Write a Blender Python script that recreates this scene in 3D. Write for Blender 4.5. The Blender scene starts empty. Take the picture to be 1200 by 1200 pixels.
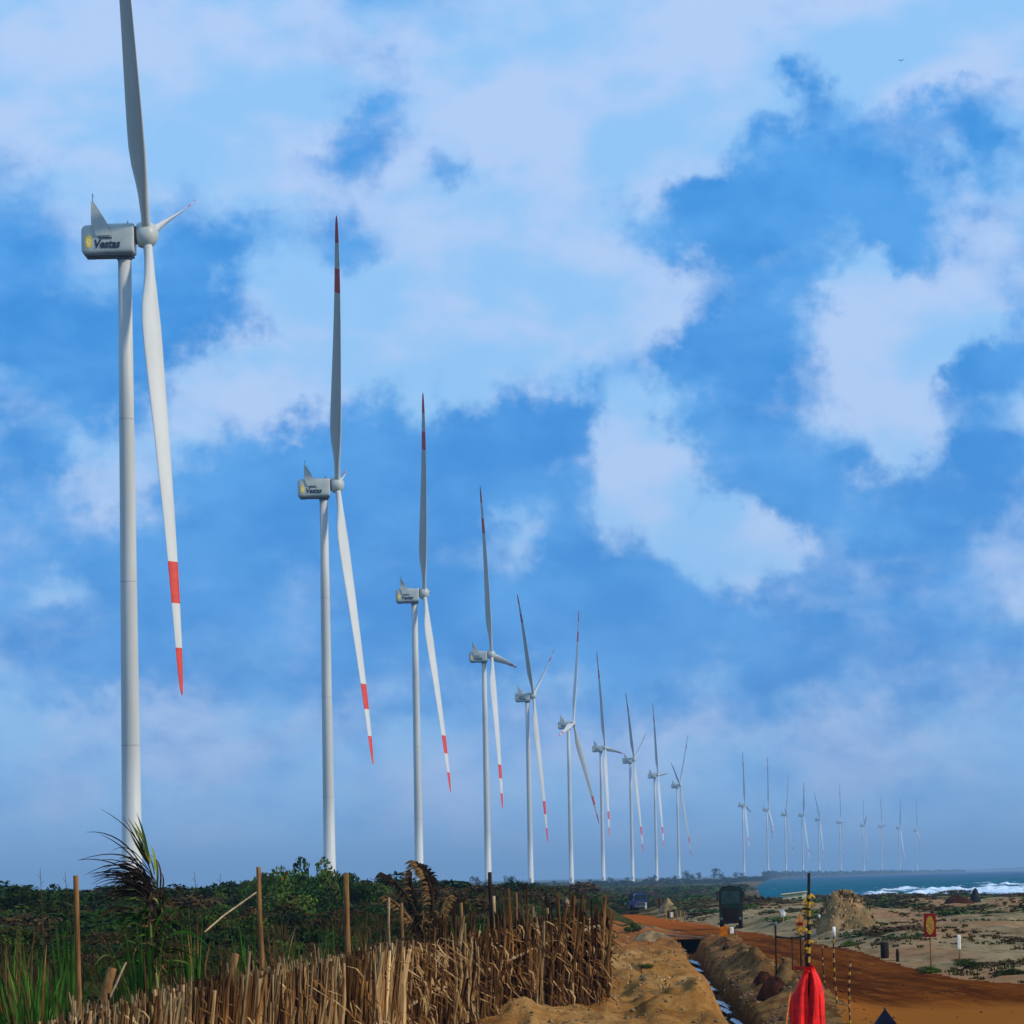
import bpy, math, random
import numpy as np
from mathutils import Matrix, Vector, Euler

random.seed(7)
RNG = np.random.default_rng(11)
sc = bpy.context.scene
C = sc.collection
R = math.radians

# ------------------------------------------------------------------ camera
FPX = 5000.0                      # focal length in pixels of a 1200 px wide frame
EYE = 3.0
PITCH = math.atan(430.6 / FPX)
ROLL = R(1.15)
cam = bpy.data.cameras.new('camera')
cam.sensor_fit = 'HORIZONTAL'; cam.sensor_width = 36.0; cam.lens = 36.0 * FPX / 1200
cam.clip_start = 0.5; cam.clip_end = 90000
co = bpy.data.objects.new('camera', cam); C.objects.link(co)
_f = np.array([0, math.cos(PITCH), math.sin(PITCH)]); _r = np.array([1, 0, 0.]); _u = np.cross(_r, _f)
_c, _s = math.cos(ROLL), math.sin(ROLL)
CR = _c * _r - _s * _u; CU = _s * _r + _c * _u; CF = _f
m = Matrix.Identity(4)
for i in range(3):
    m[i][0] = CR[i]; m[i][1] = CU[i]; m[i][2] = -CF[i]
m[2][3] = EYE
co.matrix_world = m
sc.camera = co
EYEV = np.array([0, 0, EYE])

# ------------------------------------------------------------------ sun, sky
SUNV = Vector((0.79, -0.33, 0.52)).normalized()
sun = bpy.data.lights.new('sun', 'SUN'); sun.energy = 3.5; sun.angle = R(6.0); sun.color = (1.0, 0.88, 0.70)
so = bpy.data.objects.new('sun', sun); C.objects.link(so)
so.rotation_euler = SUNV.to_track_quat('Z', 'Y').to_euler()
so.location = (60, -40, 120)
vs = sc.view_settings
vs.view_transform = 'Standard'; vs.look = 'None'; vs.exposure = 0.0; vs.gamma = 1.0; vs.use_curve_mapping = False

def ray(px, py):
    d = CF * FPX + CR * (px - 600) + CU * (600 - py)
    return d
def PZ(px, py, z=0.0):            # point of the sight line at height z
    d = ray(px, py); s = (z - EYE) / d[2]
    return EYEV + d * s
def PY(px, py, Y):                # point of the sight line at distance Y
    d = ray(px, py); return EYEV + d * (Y / d[1])
def dirv(px, py):
    d = ray(px, py); return d / np.linalg.norm(d)

world = bpy.data.worlds.new('World'); sc.world = world; world.use_nodes = True
world.cycles.sampling_method = 'MANUAL'; world.cycles.sample_map_resolution = 256
nt = world.node_tree; N = nt.nodes; L = nt.links
N.clear()
def nd(tree, t, **kw):
    n = tree.nodes.new(t)
    for k, v in kw.items(): setattr(n, k, v)
    return n
def setv(tree, sock, v):
    if isinstance(v, bpy.types.NodeSocket): tree.links.new(v, sock)
    else: sock.default_value = v
def mth(tree, op, a, b=None, c=None, clamp=False):
    n = tree.nodes.new('ShaderNodeMath'); n.operation = op; n.use_clamp = clamp
    setv(tree, n.inputs[0], a)
    if b is not None: setv(tree, n.inputs[1], b)
    if c is not None: setv(tree, n.inputs[2], c)
    return n.outputs[0]
def vmth(tree, op, a, b=None, scale=None):
    n = tree.nodes.new('ShaderNodeVectorMath'); n.operation = op
    setv(tree, n.inputs[0], a)
    if b is not None: setv(tree, n.inputs[1], b)
    if scale is not None: setv(tree, n.inputs['Scale'], scale)
    return n.outputs['Value'] if op in ('LENGTH', 'DOT_PRODUCT', 'DISTANCE') else n.outputs[0]
def noise(tree, vec, scale, detail=6, rough=0.55, dist=0.0, col=False):
    n = tree.nodes.new('ShaderNodeTexNoise'); n.inputs['Scale'].default_value = scale
    n.inputs['Detail'].default_value = detail; n.inputs['Roughness'].default_value = rough
    n.inputs['Distortion'].default_value = dist
    if vec is not None: tree.links.new(vec, n.inputs['Vector'])
    return n.outputs['Color'] if col else n.outputs[0]
def mrange(tree, v, a, b, c=0.0, d=1.0, smooth=True):
    n = tree.nodes.new('ShaderNodeMapRange'); n.interpolation_type = 'SMOOTHSTEP' if smooth else 'LINEAR'
    setv(tree, n.inputs[0], v); n.inputs[1].default_value = a; n.inputs[2].default_value = b
    n.inputs[3].default_value = c; n.inputs[4].default_value = d
    return n.outputs[0]
def mixc(tree, f, a, b, mode='MIX'):
    n = tree.nodes.new('ShaderNodeMix'); n.data_type = 'RGBA'; n.blend_type = mode
    setv(tree, n.inputs['Factor'], f)
    A, B = n.inputs[6], n.inputs[7]
    for s, v in ((A, a), (B, b)):
        if isinstance(v, bpy.types.NodeSocket): tree.links.new(v, s)
        else: s.default_value = (*v, 1) if len(v) == 3 else v
    return n.outputs[2]

tc = nd(nt, 'ShaderNodeTexCoord'); D0 = tc.outputs['Generated']
warp = noise(nt, D0, 26, 4, 0.6, 0.0, col=True)
warp2 = noise(nt, D0, 90, 6, 0.65, 0.0, col=True)
w1 = vmth(nt, 'SCALE', vmth(nt, 'SUBTRACT', warp, (0.5, 0.5, 0.5)), scale=0.036)
w2 = vmth(nt, 'SCALE', vmth(nt, 'SUBTRACT', warp2, (0.5, 0.5, 0.5)), scale=0.020)
DW = vmth(nt, 'ADD', vmth(nt, 'ADD', D0, w1), w2)
# cloud banks: (image x, y where they hang, half width, half height, weight); negative = bright breaks
BANKS = [(415,140,50,48,1.0),(455,65,30,28,.45),(405,285,45,42,.75),(548,195,28,36,.7),
 (20,300,80,90,.9),(60,400,90,60,.8),(110,445,90,60,.85),(250,290,70,80,.95),(210,360,80,70,.7),(50,620,90,90,.7),(10,520,60,60,.6),
 (935,105,32,35,.9),(980,190,75,60,1.0),(890,210,60,45,.9),(790,255,70,38,.95),(900,280,110,50,.9),(1020,250,50,60,.8),(1075,300,40,40,.6),
 (1120,140,60,45,.75),(1150,190,40,40,.6),(1190,90,30,30,.4),
 (875,370,85,60,.95),(850,460,80,60,.95),(900,540,90,60,.9),(960,600,100,60,.8),(820,420,50,50,.7),(1130,450,40,45,.95),(1185,420,50,50,1.0),
 (1120,620,110,80,.75),(1180,540,50,50,.8),(590,480,60,45,.9),(540,530,60,60,.8),(680,490,50,35,.8),(610,560,90,60,.85),(700,600,60,50,.6),
 (390,530,80,60,.85),(430,590,90,70,.8),(290,580,90,60,.8),(240,650,110,70,.7),(330,720,180,90,.6),(600,700,150,70,.75),(740,690,90,60,.85),
 (860,760,150,70,.65),(1080,760,190,70,.6),(120,760,150,90,.55),(600,780,220,50,.4),
 (830,640,70,45,-.85),(765,545,45,55,-.85),(740,500,30,35,-.5),(1050,440,65,60,-.85),(1020,370,60,40,-.9),(1060,530,60,35,-.9),(1100,380,60,50,-.8),(890,620,40,35,-.7),
 (650,340,130,90,-.9),(440,370,70,60,-.7),(340,430,70,50,-.9),(230,480,60,40,-.6),(120,550,50,45,-.55),(30,440,50,40,-.6),(310,330,50,40,-.7),
 (610,640,50,45,-.7),(100,690,40,28,-.8),(1180,680,45,35,-.5),(700,110,170,90,-.9),(200,90,200,80,-.8),(1100,40,160,50,-.9),(1170,280,50,50,-.4),
 (480,480,22,55,-.5),(560,300,60,60,-.4),(90,830,90,26,-.4),(300,200,50,40,-.5)]
acc = None
for (bx, by, rx, ry, wgt) in BANKS:
    c = dirv(bx, by)
    d = vmth(nt, 'SUBTRACT', DW, tuple(c))
    d = vmth(nt, 'MULTIPLY', d, (FPX / (rx * 1.38), FPX / (rx * 1.38), FPX / (ry * 1.38)))
    l = vmth(nt, 'LENGTH', d)
    v = mrange(nt, l, 0.1, 1.3, wgt, 0.0)
    acc = v if acc is None else mth(nt, 'ADD', acc, v)
stretch = vmth(nt, 'MULTIPLY', D0, (1, 1, 1.6))
nz = noise(nt, stretch, 22, 8, 0.58, 0.3)
nz2 = noise(nt, stretch, 6, 4, 0.5, 0.2)
base = mth(nt, 'ADD', mth(nt, 'MULTIPLY', mth(nt, 'SUBTRACT', nz, 0.5), 1.7), mth(nt, 'MULTIPLY', mth(nt, 'SUBTRACT', nz2, 0.5), 1.2))
fine = mth(nt, 'MULTIPLY', mth(nt, 'SUBTRACT', noise(nt, stretch, 70, 8, 0.6, 0.2), 0.5), 1.1)
msk = mth(nt, 'ADD', mth(nt, 'ADD', base, acc), fine)
dark = mrange(nt, msk, -0.30, 0.95)
lightc = mixc(nt, mrange(nt, noise(nt, stretch, 30, 5, 0.5), 0.4, 0.62), (0.30, 0.60, 1.0), (0.48, 0.66, 1.0))
darkn = noise(nt, stretch, 34, 6, 0.55)
darkc = mixc(nt, mrange(nt, darkn, 0.35, 0.68), (0.018, 0.262, 0.76), (0.075, 0.37, 0.88))
cloudc = mixc(nt, dark, lightc, darkc)
sky = nd(nt, 'ShaderNodeTexSky'); sky.sky_type = 'NISHITA'; sky.sun_disc = False
sky.sun_elevation = math.asin(SUNV.z); sky.sun_rotation = math.atan2(SUNV.x, SUNV.y)
sky.air_density = 1.6; sky.dust_density = 0.6; sky.ozone_density = 3.0
bgS = nd(nt, 'ShaderNodeBackground'); L.new(sky.outputs[0], bgS.inputs[0]); bgS.inputs[1].default_value = 0.10
bgC = nd(nt, 'ShaderNodeBackground'); L.new(cloudc, bgC.inputs[0]); bgC.inputs[1].default_value = 1.0
mx = nd(nt, 'ShaderNodeMixShader')
mx.inputs[0].default_value = 0.93
L.new(bgS.outputs[0], mx.inputs[1]); L.new(bgC.outputs[0], mx.inputs[2])
wo = nd(nt, 'ShaderNodeOutputWorld'); L.new(mx.outputs[0], wo.inputs[0])

# ------------------------------------------------------------------ materials
def mat(name, c1, c2=None, scale=3.0, rough=0.8, bump=0.0, bscale=None, spec=0.05, detail=6, lo=0.35, hi=0.65, c3=None, s3=0.3, metal=0.0, obj_rand=0.0, stretch=None, trans=0.0):
    M = bpy.data.materials.new(name); M.use_nodes = True
    t = M.node_tree; b = t.nodes['Principled BSDF']
    g = t.nodes.new('ShaderNodeTexCoord').outputs['Object']
    if stretch: g = vmth(t, 'MULTIPLY', g, stretch)
    if c2 is None: c2 = tuple(x * 0.8 for x in c1)
    col = mixc(t, mrange(t, noise(t, g, scale, detail, 0.6), lo, hi), c1, c2)
    if c3 is not None:
        col = mixc(t, mrange(t, noise(t, g, s3, 5, 0.6), 0.45, 0.62), col, c3)
    if obj_rand:
        oi = t.nodes.new('ShaderNodeObjectInfo')
        hsv = t.nodes.new('ShaderNodeHueSaturation')
        t.links.new(mrange(t, oi.outputs['Random'], 0, 1, 1 - obj_rand, 1 + obj_rand, False), hsv.inputs['Value'])
        t.links.new(col, hsv.inputs['Color']); col = hsv.outputs[0]
    t.links.new(col, b.inputs['Base Color'])
    b.inputs['Roughness'].default_value = rough; b.inputs['Specular IOR Level'].default_value = spec
    b.inputs['Metallic'].default_value = metal
    if bump:
        bn = t.nodes.new('ShaderNodeBump'); bn.inputs['Strength'].default_value = bump; bn.inputs['Distance'].default_value = 0.05
        t.links.new(noise(t, g, bscale or scale * 3, 6, 0.65), bn.inputs['Height']); t.links.new(bn.outputs[0], b.inputs['Normal'])
    return M
M = {}
M['white'] = mat('turbine_paint', (0.52, 0.53, 0.50), (0.45, 0.46, 0.44), 0.35, 0.5, spec=0.25, stretch=(1, 1, 0.15))
M['nacelle'] = mat('nacelle_paint', (0.44, 0.47, 0.43), (0.38, 0.41, 0.37), 0.8, 0.42, spec=0.4)
M['red_band'] = mat('red_band_paint', (0.62, 0.045, 0.02), (0.52, 0.035, 0.02), 1.0, 0.4)
M['seam'] = mat('seam_paint', (0.36, 0.37, 0.36), None, 1, 0.5)
M['dark_metal'] = mat('dark_metal', (0.05, 0.05, 0.05), (0.03, 0.03, 0.03), 5, 0.5, spec=0.4)
M['logo_dark'] = mat('lettering_paint', (0.02, 0.03, 0.05), (0.015, 0.02, 0.04), 5, 0.5)
M['logo_yellow'] = mat('emblem_paint', (0.85, 0.60, 0.03), (0.8, 0.52, 0.02), 3, 0.5)
M['logo_pale'] = mat('emblem_centre_paint', (0.85, 0.80, 0.40), None, 3, 0.5)
M['reed'] = mat('dry_reed', (0.28, 0.135, 0.042), (0.085, 0.034, 0.011), 2.2, 0.85, 0.3, obj_rand=0.5, stretch=(6, 6, 0.6))
M['reed_pale'] = mat('pale_reed', (0.58, 0.39, 0.18), (0.30, 0.16, 0.06), 2.5, 0.85, 0.3, obj_rand=0.4, stretch=(6, 6, 0.6))
M['reed_dark'] = mat('weathered_reed', (0.060, 0.026, 0.011), (0.022, 0.011, 0.006), 3, 0.9, 0.3, obj_rand=0.4, stretch=(6, 6, 0.6))
M['frond'] = mat('dry_frond', (0.22, 0.12, 0.04), (0.07, 0.035, 0.015), 5, 0.8)
M['frond_dark'] = mat('dead_frond', (0.035, 0.022, 0.012), (0.015, 0.010, 0.008), 5, 0.85)
M['wood'] = mat('weathered_wood', (0.27, 0.14, 0.05), (0.13, 0.06, 0.022), 3, 0.8, 0.4, stretch=(8, 8, 0.8))
M['wood_pale'] = mat('pale_branch', (0.42, 0.30, 0.17), (0.25, 0.16, 0.08), 3, 0.8, 0.4)
M['wood_dark'] = mat('charred_wood', (0.035, 0.022, 0.015), (0.015, 0.010, 0.008), 3, 0.85, 0.4)
M['bark'] = mat('bark', (0.07, 0.045, 0.03), (0.04, 0.025, 0.018), 6, 0.9)
M['leaf'] = mat('scrub_leaf', (0.060, 0.120, 0.010), (0.018, 0.045, 0.005), 0.9, 0.7, obj_rand=0.6, c3=(0.060, 0.042, 0.010), s3=0.7)
M['leaf_dark'] = mat('dark_scrub_leaf', (0.026, 0.062, 0.007), (0.007, 0.017, 0.003), 0.5, 0.7, obj_rand=0.6)
M['leaf_dry'] = mat('dry_scrub_leaf', (0.095, 0.058, 0.018), (0.040, 0.022, 0.008), 1.2, 0.8, obj_rand=0.3)
M['leaf_far'] = mat('far_tree_leaf', (0.020, 0.034, 0.020), (0.012, 0.020, 0.014), 0.3, 0.8)
M['blade_green'] = mat('reed_grass_green', (0.038, 0.125, 0.010), (0.014, 0.055, 0.005), 3, 0.6, obj_rand=0.25)
M['blade_lime'] = mat('spiky_leaf_green', (0.17, 0.20, 0.030), (0.06, 0.10, 0.018), 2, 0.5)
M['blade_dark'] = mat('spiky_leaf_brown', (0.040, 0.022, 0.012), (0.018, 0.012, 0.008), 2, 0.6)
M['black'] = mat('black_paint', (0.012, 0.012, 0.012), (0.02, 0.018, 0.015), 8, 0.6)
M['yellow'] = mat('yellow_paint', (0.50, 0.29, 0.03), (0.22, 0.11, 0.02), 14, 0.6)
M['orange'] = mat('orange_plastic', (0.62, 0.17, 0.01), (0.35, 0.09, 0.01), 5, 0.7)
M['white_paint'] = mat('white_paint', (0.78, 0.76, 0.68), (0.62, 0.60, 0.52), 8, 0.6)
M['red_cloth'] = mat('red_cloth', (0.90, 0.010, 0.007), (0.60, 0.004, 0.005), 11, 0.55, 0.25, bscale=14, spec=0.3)
M['red_dark'] = mat('dull_red_paint', (0.22, 0.012, 0.010), (0.12, 0.010, 0.008), 6, 0.6)
M['pale_orange'] = mat('pale_orange_paint', (0.55, 0.27, 0.09), (0.28, 0.11, 0.04), 16, 0.6)
M['truck_green'] = mat('dark_green_paint', (0.005, 0.032, 0.018), (0.003, 0.016, 0.010), 4, 0.6, spec=0.1, c3=(0.02, 0.012, 0.008), s3=1.4)
M['truck_dark'] = mat('dark_canvas', (0.005, 0.008, 0.007), (0.010, 0.012, 0.010), 5, 0.8)
M['truck_brown'] = mat('muddy_paint', (0.018, 0.006, 0.005), (0.010, 0.005, 0.004), 4, 0.7)
M['rubber'] = mat('rubber', (0.012, 0.011, 0.010), (0.03, 0.02, 0.014), 6, 0.9)
M['glass'] = mat('dark_glass', (0.012, 0.045, 0.032), (0.006, 0.018, 0.014), 2, 0.2, spec=0.4)
M['blue_paint'] = mat('blue_paint', (0.012, 0.030, 0.20), (0.010, 0.02, 0.12), 4, 0.4, spec=0.5)
M['grey_paint'] = mat('grey_paint', (0.16, 0.17, 0.18), (0.10, 0.11, 0.12), 4, 0.5)
M['cream'] = mat('cream_wall_paint', (0.62, 0.58, 0.36), (0.50, 0.45, 0.28), 2, 0.8)
M['thatch'] = mat('thatch', (0.30, 0.22, 0.15), (0.16, 0.11, 0.07), 3, 0.9)
M['heap_sand'] = mat('heaped_sand', (0.32, 0.205, 0.095), (0.17, 0.10, 0.04), 1.4, 0.95, 0.7, bscale=6, c3=(0.13, 0.10, 0.045), s3=2.0)
M['heap_dark'] = mat('dark_soil', (0.022, 0.007, 0.004), (0.05, 0.014, 0.006), 3, 0.85, 0.6)
M['canvas_navy'] = mat('navy_canvas', (0.003, 0.005, 0.012), (0.006, 0.010, 0.026), 5, 0.65, 0.2)
M['skin'] = mat('brown_skin', (0.12, 0.05, 0.03), None, 8, 0.6)
M['cloth_white'] = mat('white_cloth', (0.70, 0.70, 0.68), (0.5, 0.5, 0.5), 8, 0.8)
M['cloth_brown'] = mat('dark_brown_cloth', (0.045, 0.018, 0.014), (0.03, 0.012, 0.01), 8, 0.8)
M['hair'] = mat('black_hair', (0.01, 0.009, 0.008), None, 8, 0.6)
M['rock'] = mat('dark_rock', (0.030, 0.032, 0.030), (0.012, 0.014, 0.014), 3, 0.85, 0.6)
M['concrete'] = mat('stained_concrete', (0.16, 0.10, 0.06), (0.07, 0.04, 0.025), 3, 0.9, 0.4)

# ------------------------------------------------------------------ mesh helpers
class MB:
    def __init__(s): s.v = []; s.f = []; s.mi = []
    def add(s, vs, fs, mi=0):
        o = len(s.v); s.v.extend([tuple(map(float, p)) for p in vs])
        s.f.extend([tuple(i + o for i in f) for f in fs]); s.mi.extend([mi] * len(fs)); return s
    def box(s, x0, x1, y0, y1, z0, z1, mi=0, bev=0.0):
        if bev <= 0:
            v = [(x, y, z) for z in (z0, z1) for x, y in ((x0, y0), (x1, y0), (x1, y1), (x0, y1))]
            return s.add(v, [(3, 2, 1, 0), (4, 5, 6, 7), (0, 1, 5, 4), (1, 2, 6, 5), (2, 3, 7, 6), (3, 0, 4, 7)], mi)
        def ring(b, z): 
            return [(x0+b,y0,z),(x1-b,y0,z),(x1,y0+b,z),(x1,y1-b,z),(x1-b,y1,z),(x0+b,y1,z),(x0,y1-b,z),(x0,y0+b,z)]
        def inner(b, z): return [(min(max(p[0], x0+b), x1-b), min(max(p[1], y0+b), y1-b), z) for p in ring(b, z)]
        v = inner(bev, z0) + ring(bev, z0+bev) + ring(bev, z1-bev) + inner(bev, z1)
        f = [tuple(range(7, -1, -1)), tuple(range(24, 32))]
        for k in range(3):
            for i in range(8): j = (i+1) % 8; f.append((k*8+i, k*8+j, k*8+8+j, k*8+8+i))
        return s.add(v, f, mi)
    def tube(s, pts, rad, n=6, mi=0, cap=True, sq=1.0):
        pts = [Vector(p) for p in pts]
        rad = [float(rad)] * len(pts) if not hasattr(rad, '__len__') else [float(v) for v in rad]
        vs = []; 
        for i, p in enumerate(pts):
            t = (pts[min(i+1, len(pts)-1)] - pts[max(i-1, 0)]).normalized()
            a = Vector((0, 1, 0)) if abs(t.y) < 0.8 else Vector((1, 0, 0))
            e1 = t.cross(a).normalized(); e2 = t.cross(e1)
            for k in range(n):
                q = 2*math.pi*k/n; vs.append(p + rad[i]*(math.cos(q)*e1 + sq*math.sin(q)*e2))
        fs = []
        for i in range(len(pts)-1):
            for k in range(n): j = (k+1) % n; fs.append((i*n+k, i*n+j, (i+1)*n+j, (i+1)*n+k))
        if cap: fs += [tuple(range(n-1, -1, -1)), tuple(range((len(pts)-1)*n, len(pts)*n))]
        return s.add(vs, fs, mi)
    def prism(s, poly, y0, y1, mi=0):   # outline in x,z, thickness in y
        n = len(poly)
        v = [(x, y0, z) for x, z in poly] + [(x, y1, z) for x, z in poly]
        f = [tuple(range(n)), tuple(range(2*n-1, n-1, -1))] + [((i+1) % n, i, n+i, n+(i+1) % n) for i in range(n)]
        return s.add(v, f, mi)
    def ribbon(s, pts, wid, side, mi=0):
        side = Vector(side).normalized(); vs = []; wid = [float(v) for v in wid]
        for i, p in enumerate(pts):
            p = Vector(p); vs += [p - side*wid[i]/2, p + side*wid[i]/2]
        return s.add(vs, [(2*i, 2*i+1, 2*i+3, 2*i+2) for i in range(len(pts)-1)], mi)
    def ball(s, c, r, nu=12, nv=8, mi=0, noise_amp=0.0, seed=0, zmin=None):
        rx, ry, rz = r if hasattr(r, '__len__') else (r, r, r); vs = []; rr = random.Random(seed)
        ph = [(rr.uniform(1, 4), rr.uniform(1, 4), rr.uniform(1, 4), rr.uniform(0, 6), rr.uniform(.3, 1)) for _ in range(7)]
        for i in range(nv+1):
            t = math.pi*i/nv
            for k in range(nu):
                q = 2*math.pi*k/nu
                d = (math.sin(t)*math.cos(q), math.sin(t)*math.sin(q), math.cos(t))
                a = 1 + noise_amp*sum(w*math.sin(f1*d[0]*2+f2*d[1]*2+f3*d[2]*2+o) for f1, f2, f3, o, w in ph)/3
                p = [c[0]+rx*a*d[0], c[1]+ry*a*d[1], c[2]+rz*a*d[2]]
                if zmin is not None: p[2] = max(p[2], zmin)
                vs.append(p)
        fs = [(i*nu+k, (i+1)*nu+k, (i+1)*nu+(k+1) % nu, i*nu+(k+1) % nu) for i in range(nv) for k in range(nu)]
        return s.add(vs, fs, mi)
    def mesh(s, name, mats, smooth=False):
        me = bpy.data.meshes.new(name); me.from_pydata(s.v, [], s.f)
        for x in (mats if isinstance(mats, (list, tuple)) else [mats]): me.materials.append(x)
        if s.mi: me.polygons.foreach_set('material_index', s.mi)
        if smooth: me.polygons.foreach_set('use_smooth', [True]*len(s.f))
        me.validate(); me.update(); return me
    def build(s, name, mats, parent=None, smooth=False): return link(name, s.mesh(name, mats, smooth), parent)
def link(name, me, parent=None, loc=None, rz=None, scale=None):
    o = bpy.data.objects.new(name, me); C.objects.link(o)
    if parent: o.parent = parent
    if loc is not None: o.location = tuple(float(v) for v in loc)
    if rz is not None: o.rotation_euler = (0, 0, rz)
    if scale is not None: o.scale = scale if hasattr(scale, '__len__') else (scale,)*3
    return o
def tag(o, label=None, cat=None, group=None, kind=None):
    if label: o['label'] = label
    if cat: o['category'] = cat
    if group: o['group'] = group
    if kind: o['kind'] = kind
    return o
def empty(name, loc, rz=0.0):
    o = bpy.data.objects.new(name, None); C.objects.link(o); o.location = tuple(float(v) for v in loc); o.rotation_euler = (0, 0, rz)
    o.empty_display_size = 0.3; return o
def copy_tree(o, parent=None):
    c = o.copy(); C.objects.link(c); c.parent = parent
    for ch in list(o.children): copy_tree(ch, c)
    return c
def npmesh(name, V, F, mats, smooth=True, mi=None):
    V = np.asarray(V, dtype=np.float32); F = np.asarray(F, dtype=np.int32); k = F.shape[1]
    me = bpy.data.meshes.new(name); me.vertices.add(len(V)); me.vertices.foreach_set('co', V.ravel())
    me.loops.add(F.size); me.loops.foreach_set('vertex_index', F.ravel())
    me.polygons.add(len(F)); me.polygons.foreach_set('loop_start', np.arange(0, F.size, k, dtype=np.int32))
    me.polygons.foreach_set('loop_total', np.full(len(F), k, dtype=np.int32))
    for x in (mats if isinstance(mats, (list, tuple)) else [mats]): me.materials.append(x)
    me.update(calc_edges=True)
    if smooth: me.polygons.foreach_set('use_smooth', np.ones(len(F), dtype=bool))
    if mi is not None: me.polygons.foreach_set('material_index', np.asarray(mi, dtype=np.int32))
    return me

# ------------------------------------------------------------------ value noise
def _h(i, j, s):
    n = (i.astype(np.int64)*374761393 + j.astype(np.int64)*668265263 + s*1274126177) & 0xffffffff
    n = ((n ^ (n >> 13)) * 1103515245) & 0xffffffff
    n = n ^ (n >> 16)
    return (n & 0xffffff) / float(0xffffff)
def vn(x, y, s=0):
    xi = np.floor(x); yi = np.floor(y); a = x - xi; b = y - yi
    a = a*a*(3-2*a); b = b*b*(3-2*b)
    return (_h(xi, yi, s)*(1-a)+_h(xi+1, yi, s)*a)*(1-b) + (_h(xi, yi+1, s)*(1-a)+_h(xi+1, yi+1, s)*a)*b
def fbm(x, y, o=4, s=0):
    r = 0; a = .5; t = 0
    for k in range(o): r = r + a*vn(x*2**k+17.3*k, y*2**k-9.1*k, s+k); t += a; a *= .5
    return r/t*2-1
def sst(a, b, x):
    t = np.clip((x-a)/(b-a), 0, 1); return t*t*(3-2*t)

# ------------------------------------------------------------------ terrain
DZ = -0.35
_dp = [PZ(px, py, DZ) for px, py in ((768, 1090), (800, 1106), (812, 1130), (830, 1155), (850, 1185), (862, 1202), (885, 1240))]
DY = np.array([p[1] for p in _dp])[::-1]; DX = np.array([p[0] for p in _dp])[::-1]
def xditch(Y): return np.interp(Y, DY, DX)
_near = [(600,1500),(840,1320),(1060, 1262), (1004, 1204), (968, 1167), (932, 1143), (892, 1122), (850, 1106), (800, 1093), (745, 1082), (716, 1076)]
_far = [(722, 1070.5), (760, 1073), (790, 1078), (830, 1084), (880, 1092), (930, 1101), (1000, 1114), (1060, 1130), (1120, 1144), (1200, 1153), (1320, 1172), (1700, 1215),(2600,1500)]
ROADP = [PZ(px, py, 0)[:2] for px, py in _near + _far]
def inpoly(X, Y, P):
    P = np.asarray(P)
    r = np.zeros(X.shape, bool); n = len(P); j = n-1
    for i in range(n):
        xi, yi = P[i]; xj, yj = P[j]
        c = ((yi > Y) != (yj > Y)) & (X < (xj-xi)*(Y-yi)/(yj-yi+1e-12)+xi); r ^= c; j = i
    return r
def polydist(X, Y, P):
    d = np.full(X.shape, 1e9)
    for i in range(len(P)-1):
        ax, ay = P[i]; bx, by = P[i+1]; vx, vy = bx-ax, by-ay
        t = np.clip(((X-ax)*vx+(Y-ay)*vy)/(vx*vx+vy*vy), 0, 1)
        d = np.minimum(d, np.hypot((X-ax-t*vx), (Y-ay-t*vy)))
    return d
def fence_x(Y): return np.interp(Y, [38, 50, 57, 62, 67, 72, 75.5], [-6.3, -5.0, -3.75, -2.6, -1.4, -0.2, 1.5])
COAST_Y = [-2e3, 300, 560, 640, 900, 2000, 4200, 5200, 7000, 9000, 12000, 40000]
COAST_X = [900, 500, 200, 34, 49, 109, 238, 330, 590, 900, 1500, 9000]
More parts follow.
